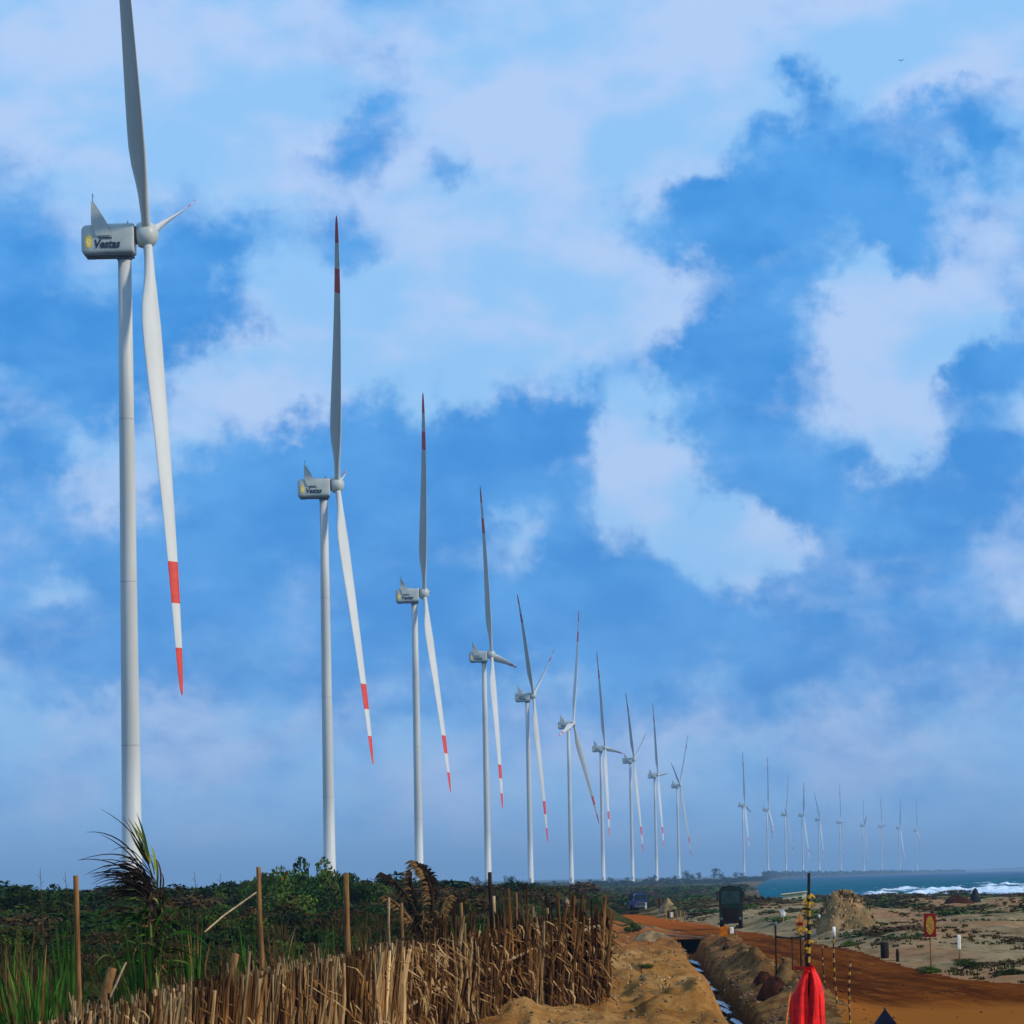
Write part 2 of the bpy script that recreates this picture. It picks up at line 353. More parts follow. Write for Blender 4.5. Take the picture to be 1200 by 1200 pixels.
def H(X, Y, fine=True):
    X = np.asarray(X, float); Y = np.asarray(Y, float)
    Yp = np.maximum(Y, 1.0)
    inr = inpoly(X, Y, ROADP); dr = polydist(X, Y, ROADP)
    off = np.where(inr, 0.0, sst(0, 1, dr/np.maximum(2.0, Yp*0.012)))
    n1 = fbm(X/7, Y/16, 4, 3); n2 = fbm(X/1.6, Y/4, 4, 9); n3 = fbm(X/45, Y/90, 3, 21)
    # right hand dunes
    ramp = np.interp(Yp, [0, 90, 130, 200, 300, 420, 560, 700, 1500, 40000], [0, .0, .2, .55, .75, .35, -.5, -.9, -1.2, -1.2])
    z = off*(ramp + 0.30*n1*np.interp(Yp, [60, 140, 260, 400, 600], [.15, .9, 1.5, .7, .5]) + .35*n3*sst(120, 220, Yp)*sst(600, 350, Yp) + .26*fbm(X/2.6, Y/9, 4, 66)*sst(110, 150, Yp)*sst(700, 400, Yp)) + 0.05*n2
    # rising scrub land on the left, beyond the fence
    sideL = sst(0.030, 0.006, X/Yp) 
    zl = np.interp(Yp, [0, 50, 75, 110, 160, 230, 320, 700, 1500], [-.5, -.3, .5, 1.0, 1.6, 1.95, 1.95, .9, -1.2])
    zl = zl + sst(-.02, -.10, X/Yp)*np.interp(Yp, [80, 200, 300, 900], [0, .15, .2, .2]) + .35*n1 + .12*n2 + .5*n3*sst(100, 200, Yp)
    z = z*(1-sideL*off) + zl*sideL*off
    # sand bank between fence and ditch
    zb = np.interp(Yp, [0, 50, 62, 75, 100, 140, 200, 260], [-.5, -.3, .35, .95, .85, .42, .22, .05])
    nb_ = fbm(X/.8, Y/3.0, 4, 44); wb = sst(0, .95, (xditch(Yp)-0.10-X)+.35*nb_-.15) * (1-sst(-2.0, -6.0, X-np.where(Yp < 76, fence_x(Yp), Yp*.022))) * (1-sst(200, 270, Yp))
    zb = zb + .26*n2 + .2*n1 + .22*fbm(X/.45, Y/1.6, 3, 71)
    z = z*(1-wb)+zb*wb
    # near left floor beside and behind the fence
    wf = sst(74, 60, Yp)*sst(4.5, 3.0, X)
    z = z*(1-wf) + wf*(np.interp(Yp, [0, 50, 62, 75], [-.5, -.3, .35, .95])+.06*n2)
    # spoil ridge right of the ditch
    d = X-xditch(Yp)-1.25
    z = z + np.exp(-(d/0.62)**2)*sst(86, 100, Yp)*sst(215, 165, Yp)*(.38+.6*n2+.5*fbm(X/.7, Y/2.2, 3, 61))*np.interp(Yp, [90, 130, 170], [1.1, 1.0, .6])
    z = z + np.exp(-((X-xditch(Yp)-1.9)/0.8)**2)*sst(84, 92, Yp)*sst(125, 105, Yp)*.25
    # ditch
    wob = .13*fbm(Yp/7, Yp*0, 3, 91); wwd = np.interp(Yp, [90, 170, 190, 214], [.30, .32, .85, .85]); wd = np.exp(-((X-xditch(Yp)+wob+.10*n2)/wwd)**4)*sst(75, 88, Yp)*sst(232, 215, Yp)
    z = z*(1-wd) + (DZ+.0+.10*n2)*wd
    # shore and sea bed
    xc = np.interp(Y, COAST_Y, COAST_X)
    ws = sst(-.002*Yp, .010*Yp, X-xc)
    z = z*(1-ws) - 5.0*ws
    df = polydist(X, Y, [PZ(px, py, 0)[:2] for px, py in _far[:-2]]); z = z - np.where(inr, .05*np.exp(-((df-2.1)/.22)**2)+.05*np.exp(-((df-3.3)/.22)**2)+.04*np.exp(-((df-5.2)/.25)**2), 0)*sst(400, 250, Yp)
    z = np.where(Yp > 2500, np.minimum(z, -1.1), z)
    return z
def hz(x, y): return float(H(np.array([x]), np.array([y]))[0])
def onground(px, py):             # where the sight line meets the ground
    d = ray(px, py); Ys = np.geomspace(35, 2500, 6000)
    P = EYEV[None]+d[None]*(Ys/d[1])[:, None]
    g = H(P[:, 0], P[:, 1]); k = np.argmax(g >= P[:, 2])
    return (P[k, 0], P[k, 1], g[k])

rows = np.concatenate([np.array([-400., -150, -60, -20, 5]), np.geomspace(14, 420, 560), np.geomspace(430, 36000, 180)])
ang = np.concatenate([[-1.6, -.9, -.5, -.3], np.linspace(-.2, -.135, 14), np.linspace(-.13, .135, 440), np.linspace(.14, .2, 12), [.3, .5, .9, 1.6]])
YY, AA = np.meshgrid(rows, ang, indexing='ij')
XX = AA*np.maximum(np.abs(YY), 60) if False else AA*np.where(YY < 60, 60.0, YY)
ZZ = H(XX, YY)
nr, na = YY.shape
idx = np.arange(nr*na).reshape(nr, na)
F = np.stack([idx[:-1, :-1], idx[:-1, 1:], idx[1:, 1:], idx[1:, :-1]], -1).reshape(-1, 4)
V = np.stack([XX, YY, ZZ], -1).reshape(-1, 3)
fc = V[F].mean(1)
jit = fbm(fc[:, 0]/1.3, fc[:, 1]/3, 3, 55)
rp = [(x, y) for x, y in ROADP]
inr = inpoly(fc[:, 0]+jit*.7, fc[:, 1]+jit*6.0, rp)
xd = xditch(fc[:, 1])
left_lim = np.where(fc[:, 1] < 76, fence_x(fc[:, 1])-.3, fc[:, 1]*.0225-.2)
bank = (~inr) & (fc[:, 0]+jit*.4 > left_lim) & (fc[:, 0] < xd+3.2+jit) & (fc[:, 1] > 30) & (fc[:, 1] < 235+jit*25)

def terr_mat(name, kind):
    spoil = kind == 'spoil'; kind = 'bank' if spoil else kind
    Mt = bpy.data.materials.new(name); Mt.use_nodes = True; t = Mt.node_tree; b = t.nodes['Principled BSDF']
    g0 = t.nodes.new('ShaderNodeTexCoord').outputs['Object']
    g = vmth(t, 'MULTIPLY', g0, (1, .38, 1))
    n_big = noise(t, g, .35, 6, .6); n_mid = noise(t, g, 1.6, 7, .65, .3); n_fine = noise(t, g, 9, 6, .7)
    if kind == 'road':
        c = mixc(t, mrange(t, n_mid, .35, .65), (0.10, 0.028, 0.0045), (0.165, 0.046, 0.007))
        sep = t.nodes.new('ShaderNodeSeparateXYZ'); t.links.new(g0, sep.inputs[0])
        gw = vmth(t, 'MULTIPLY', g0, (.30, .42, 1))
        wet = mrange(t, noise(t, gw, .30, 6, .6, .6), .40, .62)
        near = mth(t, 'MULTIPLY', mrange(t, sep.outputs[1], 98, 104), mrange(t, sep.outputs[1], 135, 120))
        wet = mth(t, 'MULTIPLY', wet, near)
        c = mixc(t, mth(t, 'MULTIPLY', wet, .7), c, (0.045, 0.012, 0.004))
        rt_ = t.nodes.new('ShaderNodeAttribute'); rt_.attribute_name = 'across'
        cv = t.nodes.new('ShaderNodeCombineXYZ'); t.links.new(rt_.outputs['Fac'], cv.inputs[0]); t.links.new(mth(t, 'MULTIPLY', sep.outputs[1], .035), cv.inputs[1])
        st1 = noise(t, cv.outputs[0], 1.3, 6, .6, .2); st2 = noise(t, cv.outputs[0], 4.5, 5, .6)
        c = mixc(t, mrange(t, st1, .46, .60, 0, .75), c, (0.050, 0.012, 0.0030))
        c = mixc(t, mrange(t, st2, .56, .66, 0, .55), c, (0.24, 0.085, 0.020))
        c = mixc(t, mrange(t, sep.outputs[1], 102, 92, 0, .8), c, (0.27, 0.095, 0.016))
        c = mixc(t, mrange(t, sep.outputs[1], 190, 300), c, (0.30, 0.075, 0.012))
        c = mixc(t, mrange(t, n_fine, .55, .75, 0, .5), c, (0.08, 0.02, 0.006))
        t.links.new(mrange(t, wet, 0, 1, .9, .62), b.inputs['Roughness']); bs, bd = .5, .03
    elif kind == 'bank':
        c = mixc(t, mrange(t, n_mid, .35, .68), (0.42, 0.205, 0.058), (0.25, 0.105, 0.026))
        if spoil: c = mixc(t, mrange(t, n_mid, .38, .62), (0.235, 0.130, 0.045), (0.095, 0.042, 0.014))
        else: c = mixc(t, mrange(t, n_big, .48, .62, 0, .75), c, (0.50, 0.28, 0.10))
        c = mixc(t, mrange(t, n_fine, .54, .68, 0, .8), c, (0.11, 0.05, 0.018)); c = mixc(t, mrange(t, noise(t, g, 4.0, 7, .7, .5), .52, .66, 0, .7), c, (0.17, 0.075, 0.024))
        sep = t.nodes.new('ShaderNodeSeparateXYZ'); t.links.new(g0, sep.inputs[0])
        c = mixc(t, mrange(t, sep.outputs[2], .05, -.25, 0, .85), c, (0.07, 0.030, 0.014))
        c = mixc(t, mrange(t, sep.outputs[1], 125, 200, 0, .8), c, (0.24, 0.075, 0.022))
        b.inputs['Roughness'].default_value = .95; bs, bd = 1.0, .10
    else:
        at = t.nodes.new('ShaderNodeAttribute'); at.attribute_name = 'green'
        gl = vmth(t, 'MULTIPLY', g0, (1, .22, 1))
        nb = noise(t, gl, .30, 6, .62, .5); nm = noise(t, gl, 1.1, 6, .65, .4)
        sand = mixc(t, mrange(t, nm, .38, .66), (0.31, 0.225, 0.120), (0.17, 0.125, 0.060))
        sand = mixc(t, mrange(t, noise(t, gl, .12, 4, .5), .5, .62, 0, .6), sand, (0.30, 0.13, 0.06))
        sand = mixc(t, mrange(t, noise(t, gl, 2.6, 7, .7, .6), .50, .66, 0, .65), sand, (0.10, 0.072, 0.030))
        scrub = mixc(t, mrange(t, nm, .38, .62), (0.030, 0.038, 0.009), (0.070, 0.048, 0.017))
        scrub = mixc(t, mrange(t, n_mid, .5, .7, 0, .8), scrub, (0.012, 0.016, 0.005))
        f = mth(t, 'ADD', mth(t, 'MULTIPLY', nb, .9), mth(t, 'MULTIPLY', nm, .35))
        f = mth(t, 'ADD', f, at.outputs['Fac'])
        c = mixc(t, mrange(t, f, .88, 1.08), sand, scrub)
        b.inputs['Roughness'].default_value = .95; bs, bd = .9, .10
    b.inputs['Specular IOR Level'].default_value = 0.0
    t.links.new(c, b.inputs['Base Color'])
    bn = t.nodes.new('ShaderNodeBump'); bn.inputs['Strength'].default_value = bs; bn.inputs['Distance'].default_value = bd
    t.links.new(noise(t, g, 7.0 if kind == 'bank' else 3.0, 9, .75), bn.inputs['Height']); t.links.new(bn.outputs[0], b.inputs['Normal'])
    return Mt
def submesh(name, mask, material):
    Fs = F[mask]; used, inv = np.unique(Fs, return_inverse=True); Fn = inv.reshape(Fs.shape)
    me = npmesh(name, V[used], Fn, material, True)
    # smooth normals shared with the neighbouring pieces
    return me, used
me, used = submesh('ground', ~(inr | bank), terr_mat('scrubland_ground', 'ground'))
vx, vy = V[used, 0], np.maximum(V[used, 1], 1)
xa = vx/vy
green = np.interp(xa, [-.2, -.02, .022, .032, .05, .2], [.85, .85, .6, .30, .06, .02])
green += np.interp(vy, [90, 140, 230, 330, 450, 600], [.10, .02, .04, .20, .36, .36])*sst(.02, .05, xa)
at = me.attributes.new('green', 'FLOAT', 'POINT'); at.data.foreach_set('value', green.astype(np.float32))
tag(link('ground', me), kind='structure')
me, used = submesh('road', inr, terr_mat('red_earth_road', 'road')); _a = me.attributes.new('across', 'FLOAT', 'POINT'); _a.data.foreach_set('value', polydist(V[used, 0], V[used, 1], [PZ(px, py, 0)[:2] for px, py in _far[:-2]]).astype(np.float32)); tag(link('road', me), kind='structure')
spoil = bank & ~inr & (fc[:, 0] > xd-.15+jit*.15)
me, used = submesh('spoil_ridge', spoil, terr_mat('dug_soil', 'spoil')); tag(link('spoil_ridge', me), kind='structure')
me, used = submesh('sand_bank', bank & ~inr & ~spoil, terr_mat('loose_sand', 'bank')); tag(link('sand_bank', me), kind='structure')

# ------------------------------------------------------------------ sea
srows = np.concatenate([np.geomspace(420, 2600, 420), np.geomspace(2640, 60000, 120)])
sang = np.concatenate([np.linspace(-.3, .03, 20), np.linspace(.035, .135, 330), np.linspace(.14, .5, 40)])
SY, SA = np.meshgrid(srows, sang, indexing='ij'); SX = SA*SY
shore = np.interp(SY, COAST_Y, COAST_X)
lat = SA
wob = fbm(SX/60, SY/220, 3, 5)*120
band = lambda c, w: np.exp(-((SY+wob*c/1100-c)/w)**2)
patch = np.clip(fbm(SX/14, SY/110, 4, 31)*1.6+.55, 0, 1.3)
strength = sst(.072, .095, lat)*.9+.25
foam = (band(820, 42)*1.0+band(930, 40)*.95+band(1080, 48)*.85+band(1260, 45)*.75+band(1480, 45)*.3)*patch*strength
foam += sst(.092, .050, lat)*band(900, 110)*.55*np.clip(.8+fbm(SX/20, SY/60, 3, 8), 0, 1) + sst(.08, .05, lat)*band(1500, 300)*.3
foam *= np.clip(.75+.9*fbm(SX/3.5, SY/16, 4, 77), .1, 1.6)
foam += np.clip(fbm(SX/5, SY/45, 4, 41)-.52, 0, 1)*1.6*sst(3500, 1400, SY)
wave = .22*fbm(SX/9, SY/14, 4, 12)*sst(8000, 1500, SY) + np.clip(foam, 0, 1.3)*(1.05+.8*fbm(SX/4, SY/12, 4, 15))
SZ = -2.0+wave
SV = np.stack([SX, SY, SZ], -1).reshape(-1, 3)
n0, n1_ = SX.shape; si = np.arange(n0*n1_).reshape(n0, n1_)
SF = np.stack([si[:-1, :-1], si[:-1, 1:], si[1:, 1:], si[1:, :-1]], -1).reshape(-1, 4)
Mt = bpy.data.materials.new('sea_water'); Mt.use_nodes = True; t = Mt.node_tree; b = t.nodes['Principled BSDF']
g0 = t.nodes.new('ShaderNodeTexCoord').outputs['Object']; g = vmth(t, 'MULTIPLY', g0, (1, .12, 1))
at = t.nodes.new('ShaderNodeAttribute'); at.attribute_name = 'foam'
sep = t.nodes.new('ShaderNodeSeparateXYZ'); t.links.new(g0, sep.inputs[0])
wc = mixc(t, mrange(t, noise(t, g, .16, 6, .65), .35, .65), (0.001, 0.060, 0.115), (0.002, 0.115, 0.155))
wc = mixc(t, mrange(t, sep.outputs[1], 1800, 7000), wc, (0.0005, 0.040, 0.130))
ff = mrange(t, mth(t, 'ADD', at.outputs['Fac'], mth(t, 'MULTIPLY', mth(t, 'SUBTRACT', noise(t, g, 1.2, 6, .7), .5), .9)), .32, .70)
c = mixc(t, ff, wc, (0.62, 0.72, 0.80))
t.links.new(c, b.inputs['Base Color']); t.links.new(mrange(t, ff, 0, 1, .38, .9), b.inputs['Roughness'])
b.inputs['Specular IOR Level'].default_value = 0.0
bn = t.nodes.new('ShaderNodeBump'); bn.inputs['Strength'].default_value = .8; bn.inputs['Distance'].default_value = .6
t.links.new(noise(t, g, .5, 7, .65), bn.inputs['Height']); t.links.new(bn.outputs[0], b.inputs['Normal'])
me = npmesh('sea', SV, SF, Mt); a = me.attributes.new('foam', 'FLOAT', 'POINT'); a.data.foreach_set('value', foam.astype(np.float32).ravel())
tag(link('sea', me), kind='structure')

# low headland across the bay, far off to the right
def headland():
    mb = MB(); n = 80; pr = []
    xs = np.linspace(1450, 2900, n); hgt = np.interp(xs, [1450, 1650, 1900, 2100, 2900], [0, 6, 13, 20, 32]) + 2.0*fbm(xs/60, xs*0, 3, 4)
    for i in range(n): pr.append((xs[i], max(hgt[i], 0)))
    vs = []
    for x, h in pr: vs += [(x, 15800, -3), (x, 16000, h*.85-2), (x, 16300, h-2), (x, 17400, -3)]
    fs = [(4*i+k, 4*i+4+k, 4*i+5+k, 4*i+1+k) for i in range(n-1) for k in range(3)]
    mb.add(vs, fs); o = mb.build('headland', M['leaf_far'], smooth=True); tag(o, kind='structure')
headland()

# ------------------------------------------------------------------ wind turbines
TAU, KAP, RB, HUBZ = R(3), R(3), 68.8, 87.0
def blade_mesh():
    st = [0, .015, .03, .055, .08, .11, .145, .19, .24, .30, .37, .45, .53, .61, .68, .715, .72, .76, .805, .81, .86, .90, .905, .94, .97, .99, 1.0]
    mb = MB(); n = 18; vs = []
    ch = lambda u: np.interp(u, [0, .03, .08, .15, .20, .30, .45, .6, .72, .81, .9, .96, .99, 1], [1.18, 1.18, 1.6, 2.75, 3.05, 2.75, 2.2, 1.75, 1.42, 1.2, .92, .68, .40, .12])
    tk = lambda u: np.interp(u, [0, .03, .08, .15, .3, .6, 1], [1, 1, .78, .42, .26, .19, .15])
    for u in st:
        c, t = ch(u), tk(u); z = 1.2+u*(RB-1.2)
        le = np.interp(u, [0, .03, .15, 1], [.5, .5, .32, .32])
        b = R(np.interp(u, [0, .2, .5, 1], [46, 42, 36, 32]))       # twist
        cx, cy = math.cos(b), -math.sin(b); nx, ny = math.sin(b), math.cos(b)
        pre = 1.3*u*u-3.0*u**3*0.55
        for k in range(n):
            q = 2*math.pi*k/n; s = math.cos(q); h = math.sin(q)*t*c/2
            h *= np.interp(u, [0, .1, 1], [1, .8+.2*s, .72+.28*s])
            x = (le-.5)*c + c/2*s
            vs.append((x*cx+h*nx+pre, x*cy+h*ny, z))
    ns = len(st); fs = []; mi = []
    for i in range(ns-1):
        um = (st[i]+st[i+1])/2; red = (.715 < um < .805) or um > .902
        for k in range(n): fs.append((i*n+k, i*n+(k+1) % n, (i+1)*n+(k+1) % n, (i+1)*n+k)); mi.append(1 if red else 0)
    fs += [tuple(range(n-1, -1, -1)), tuple(range((ns-1)*n, ns*n))]; mi += [0, 1]
    o = len(mb.v); mb.v = vs; mb.f = fs; mb.mi = mi
    return mb.mesh('blade', [M['white'], M['red_band']], True)
def lathe_mesh(name, prof, n, mats, axis='z', cx=0.0, sy=1.0, mi=None):
    vs = []
    for a, r_ in prof:
        for k in range(n):
            q = 2*math.pi*k/n
            vs.append((cx+r_*math.cos(q), r_*math.sin(q)*sy, a) if axis == 'z' else (a, r_*math.sin(q)*sy, r_*math.cos(q)))
    fs = [(i*n+k, i*n+(k+1) % n, (i+1)*n+(k+1) % n, (i+1)*n+k) for i in range(len(prof)-1) for k in range(n)]
    fs += [tuple(range(n-1, -1, -1)), tuple(range((len(prof)-1)*n, len(prof)*n))]
    mb = MB(); mb.v = vs; mb.f = fs; mb.mi = [(mi[i] if mi else 0) for i in range(len(prof)-1) for k in range(n)]+[0, 0]
    return mb.mesh(name, mats, True)
blade_me = blade_mesh()
tp = []; tmi = []
for k, z in enumerate((-3.0, 0.4, 0.41, 21, 21.12, 42, 42.12, 63, 63.12, HUBZ-3.0)):
    r_ = np.interp(z, [0, 20, HUBZ-3], [1.36, 1.18, .86]) + (0.10 if z <= .4 else 0)
    tp.append((z, float(r_)))
tower_me = lathe_mesh('tower', tp, 40, [M['white'], M['seam']], cx=-2.9, mi=[0, 0, 0, 1, 0, 1, 0, 1, 0])
door_mb = MB().box(-2.9-.45, -2.9+.45, -1.40, -1.30, 1.2, 3.4, 0, .03)
hub_me = lathe_mesh('hub', [(-1.22, 1.15), (-1.18, 1.5), (-.7, 1.72), (0, 1.78), (.5, 1.66), (.95, 1.36), (1.25, .98), (1.45, .5), (1.52, .12)], 36, [M['nacelle']], axis='x')
collar_me = lathe_mesh('yaw_collar', [(HUBZ-3.25, .98), (HUBZ-2.86, .98)], 32, [M['dark_metal']], cx=-2.9)
main_me = lathe_mesh('main_bearing', [(-1.50, 1.2), (-1.15, 1.2)], 28, [M['dark_metal']], axis='x')
def nacelle_mesh():
    # superellipse sections along the axis
    mb = MB(); n = 32; vs = []
    secs = [(-8.35, .60, .55, .05), (-8.30, .80, .75, .0), (-8.12, .93, .90, 0), (-7.8, 1, .97, 0), (-7.0, 1, 1, 0), (-5, 1, 1, 0), (-3, 1, 1, 0), (-1.9, 1, 1, 0), (-1.62, .98, .98, 0), (-1.52, .93, .93, 0)]
    for x, sy_, sz_, dz in secs:
        zc = -.62 + (-.12 if x < -6 else 0)
        for k in range(n):
            q = 2*math.pi*(k+.5)/n; c, s = math.cos(q), math.sin(q); e = .28
            vs.append((x, 2.0*sy_*math.copysign(abs(c)**e, c), zc+dz+1.98*sz_*math.copysign(abs(s)**e, s)))
    ns = len(secs)
    fs = [(i*n+k, i*n+(k+1) % n, (i+1)*n+(k+1) % n, (i+1)*n+k) for i in range(ns-1) for k in range(n)]
    fs += [tuple(range(n-1, -1, -1)), tuple(range((ns-1)*n, ns*n))]
    mb.add(vs, fs); return mb.mesh('nacelle', [M['nacelle']], True)
nac_me = nacelle_mesh()
floor_me = MB().box(-7.9, -1.7, -1.75, 1.75, -2.86, -2.62, 0, .08).box(-7.6, -6.6, -.8, .8, -3.0, -2.86, 0).box(-4.6, -4.0, -1.5, -.6, -2.94, -2.86).mesh('undertray', [M['dark_metal']])
fin = [(-6.95, 4.12), (-6.62, 4.15), (-4.95, 1.35), (-4.45, -.28), (-6.38, -.34), (-6.98, 1.3)]
mb = MB(); mb.prism(fin, -2.20, -2.06); mb.prism(fin, 2.06, 2.20); mb.box(-6.92, -6.70, -2.06, 2.06, 1.34, 4.0)
cool_me = mb.mesh('cooler', [M['nacelle']])
mb = MB(); mb.tube([(-6.75, -2.1, 4.1), (-6.72, -2.1, 5.0)], [.05, .035], 6); mb.tube([(-6.9, -2.1, 4.75), (-6.5, -2.1, 4.75)], .03, 5); mb.ball((-6.72, -2.1, 5.05), .09, 6, 5)
mast_me = mb.mesh('weather_mast', [M['dark_metal']])
mb = MB(); mb.box(-2.6, -2.3, -.2, .2, 1.33, 1.62, 0, .04); mb.tube([(-2.45, 0, 1.6), (-2.45, 0, 1.9)], .04, 5)
beacon_me = mb.mesh('beacon', [M['dark_metal']])
def text_mesh(name, s, width, height, x, z, shear, mtl, extr=.02):
    cu = bpy.data.curves.new(name, 'FONT'); cu.body = s; cu.extrude = extr; cu.shear = shear; cu.offset = .034; cu.resolution_u = 3
    o = bpy.data.objects.new(name, cu); C.objects.link(o)
    dg = bpy.context.evaluated_depsgraph_get(); me = bpy.data.meshes.new_from_object(o.evaluated_get(dg))
    bpy.data.objects.remove(o); bpy.data.curves.remove(cu)
    vv = np.empty(len(me.vertices)*3, np.float32); me.vertices.foreach_get('co', vv); vv = vv.reshape(-1, 3)
    lo, hi = vv.min(0), vv.max(0)
    out = np.stack([x+(vv[:, 0]-lo[0])/(hi[0]-lo[0])*width, -2.035-vv[:, 2]*1.0, z+(vv[:, 1]-lo[1])/(hi[1]-lo[1])*height], -1)
    me.vertices.foreach_set('co', out.astype(np.float32).ravel()); me.materials.clear(); me.materials.append(mtl); me.name = name; me.update()
    return me
lett_me = text_mesh('lettering', 'Vestas', 3.3, 1.15, -6.55, -1.95, .25, M['logo_dark'])
mb = MB(); xx = -6.0
rr = random.Random(3)
for k in range(9):
    w = rr.uniform(.11, .17); mb.box(xx, xx+w, -2.05, -2.03, -.68, -.68+rr.uniform(.16, .24)); mb.box(xx, xx+w*.9, -2.052, -2.03, -.76, -.71); xx += w+.05
small_me = mb.mesh('small_print', [M['logo_dark']])
mb = MB(); pts = []
for k in range(28):
    q = 2*math.pi*k/28; r_ = 1.0 if k % 2 else .84; pts.append((-7.32+.45*r_*math.cos(q), -1.05+.88*r_*math.sin(q)))
mb.prism(pts[::-1], -2.05, -2.02, 0)
pts = [(-7.32+.2*math.cos(q), -1.05+.42*math.sin(q)) for q in np.linspace(0, 2*math.pi, 14, endpoint=False)][::-1]; mb.prism(pts, -2.058, -2.04, 1)
pts = [(-7.32+.08*math.cos(q), -1.05+.18*math.sin(q)) for q in np.linspace(0, 2*math.pi, 10, endpoint=False)][::-1]; mb.prism(pts, -2.066, -2.05, 0)
emb_me = mb.mesh('emblem', [M['logo_yellow'], M['logo_pale']])

TURB = [((172,275),.4,76.9,.922),((395,568),-3,82,.945),((497,695),-2,86,.96),((576,767),5.0,91.5,1),((625,815),8.0,69.0,1),((672,848),10.5,22.5,1),
 ((709,876),8.5,92,1),((743,890),8.0,72.0,1),((771,908),7,88,1),((797,920),11.0,46.0,1),((873,943),6,97,1),((901,948),2,3.5,1),((922,954),8,36,1),
 ((942,955),3.5,72,1),((961,960),14,68,1),((986,963),1,26,1),((1013,967),2.5,44.5,1),((1034,968),0,29.5,1),((1055,970),3.5,83.5,1),((1075,973),4.5,12,1)]
TL = ['nearest and largest wind turbine, its upper blade cut off by the top of the photo',
 'second largest wind turbine, behind the big one at left, standing beyond the dark green bushes',
 'third wind turbine from the left, its tower rising behind the curling dry palm fronds',
 'fourth wind turbine from the left, with a short dark blade pointing right of its hub',
 'fifth wind turbine from left, a dark blade up left and short white blade up right',
 'sixth wind turbine from the left, white blade straight up and dark blade down right',
 'seventh wind turbine from the left, just left of the blue vehicle, short blade pointing right',
 'eighth wind turbine from the left, above the blue vehicle, a dark blade leaning left',
 'ninth wind turbine from the left, above the dark figure beside the blue vehicle',
 'tenth wind turbine from the left, last before the gap, short dark blade up left',
 'first small hazy wind turbine right of the gap, above the dark green truck',
 'hazy wind turbine second right of the gap, upright blade nearly in line with the tower',
 'hazy wind turbine above the cream hut, its upper blade leaning slightly right',
 'hazy wind turbine just left of the tall striped pole, upper blade upright',
 'hazy wind turbine just right of the tall striped pole, upper blade leaning left',
 'hazy wind turbine above the big sand mound, upper blade upright',
 'hazy wind turbine right of the sand mound, with a short blade up to the right',
 'faint hazy wind turbine, third from the right end of the row',
 'faint hazy wind turbine, second from the right end of the row',
 'faintest and farthest wind turbine, at the right end of the row over the sea']
def build_turbine(loc, psi, phi, bl=1.0):
    root = empty('wind_turbine', loc, -psi)
    c, s = math.cos(TAU), math.sin(TAU)
    tilt = Matrix(((c, 0, -s, 0), (0, 1, 0, 0), (s, 0, c, 0), (0, 0, 0, 1)))
    up = Matrix.Translation((0, 0, HUBZ))
    tw = link('tower', tower_me, root)
    dr = link('door', door_me, tw)
    link('yaw_collar', collar_me, root)
    na = link('nacelle', nac_me, root); na.matrix_local = up
    for nm, me_ in (('cooler', cool_me), ('weather_mast', mast_me), ('beacon', beacon_me), ('undertray', floor_me), ('lettering', lett_me), ('small_print', small_me), ('emblem', emb_me)):
        link(nm, me_, na)
    hb = link('hub', hub_me, root); hb.matrix_local = up @ tilt
    link('main_bearing', main_me, root).matrix_local = up @ tilt
    cone = Matrix.Rotation(KAP if bl > .93 else R(2.3), 4, 'Y')
    for k in range(3):
        a = phi+k*2*math.pi/3
        b_ = link('blade', blade_me, root); b_.matrix_local = up @ tilt @ Matrix.Rotation(-a, 4, 'X') @ cone @ Matrix.Diagonal((1, 1, bl, 1))
    return root
door_me = door_mb.mesh('door', [M['seam']])
for (hp, psi, phi, sc_), lab in zip(TURB, TL):
    p = PZ(hp[0], hp[1], HUBZ)
    o = build_turbine((p[0], p[1], 0.0), R(psi), R(phi), sc_)
    tag(o, lab, 'wind turbine', 'wind turbines in a row along the coast')

# ------------------------------------------------------------------ foliage
def crown_mesh(name, blobs, nleaf, size, mats, seed, flat=0.6):
    g = np.random.default_rng(seed); Vs = []; k = 0; vols = np.array([b[3]*b[4]*b[5] for b in blobs]); pr = vols**.7; pr /= pr.sum()
    ids = g.choice(len(blobs), nleaf, p=pr); B = np.array(blobs)[ids]
    d = g.normal(size=(nleaf, 3)); d /= np.linalg.norm(d, axis=1)[:, None]
    r = g.uniform(.55, 1.08, nleaf)**.6
    P = B[:, :3]+d*B[:, 3:6]*r[:, None]
    a = g.normal(size=(nleaf, 3)); a /= np.linalg.norm(a, axis=1)[:, None]
    b_ = np.cross(a, d+g.normal(size=(nleaf, 3))*.5); b_ /= np.linalg.norm(b_, axis=1)[:, None]+1e-9
    s = size*g.uniform(.5, 1.4, nleaf)[:, None]
    V4 = np.stack([P-a*s, P-b_*s*.45, P+a*s, P+b_*s*.45], 1).reshape(-1, 3)
    Fq = np.arange(nleaf*4).reshape(-1, 4)
    mi = (g.random(nleaf) < .18).astype(int) if isinstance(mats, list) and len(mats) > 1 else None
    return npmesh(name, V4, Fq, mats, False, mi)
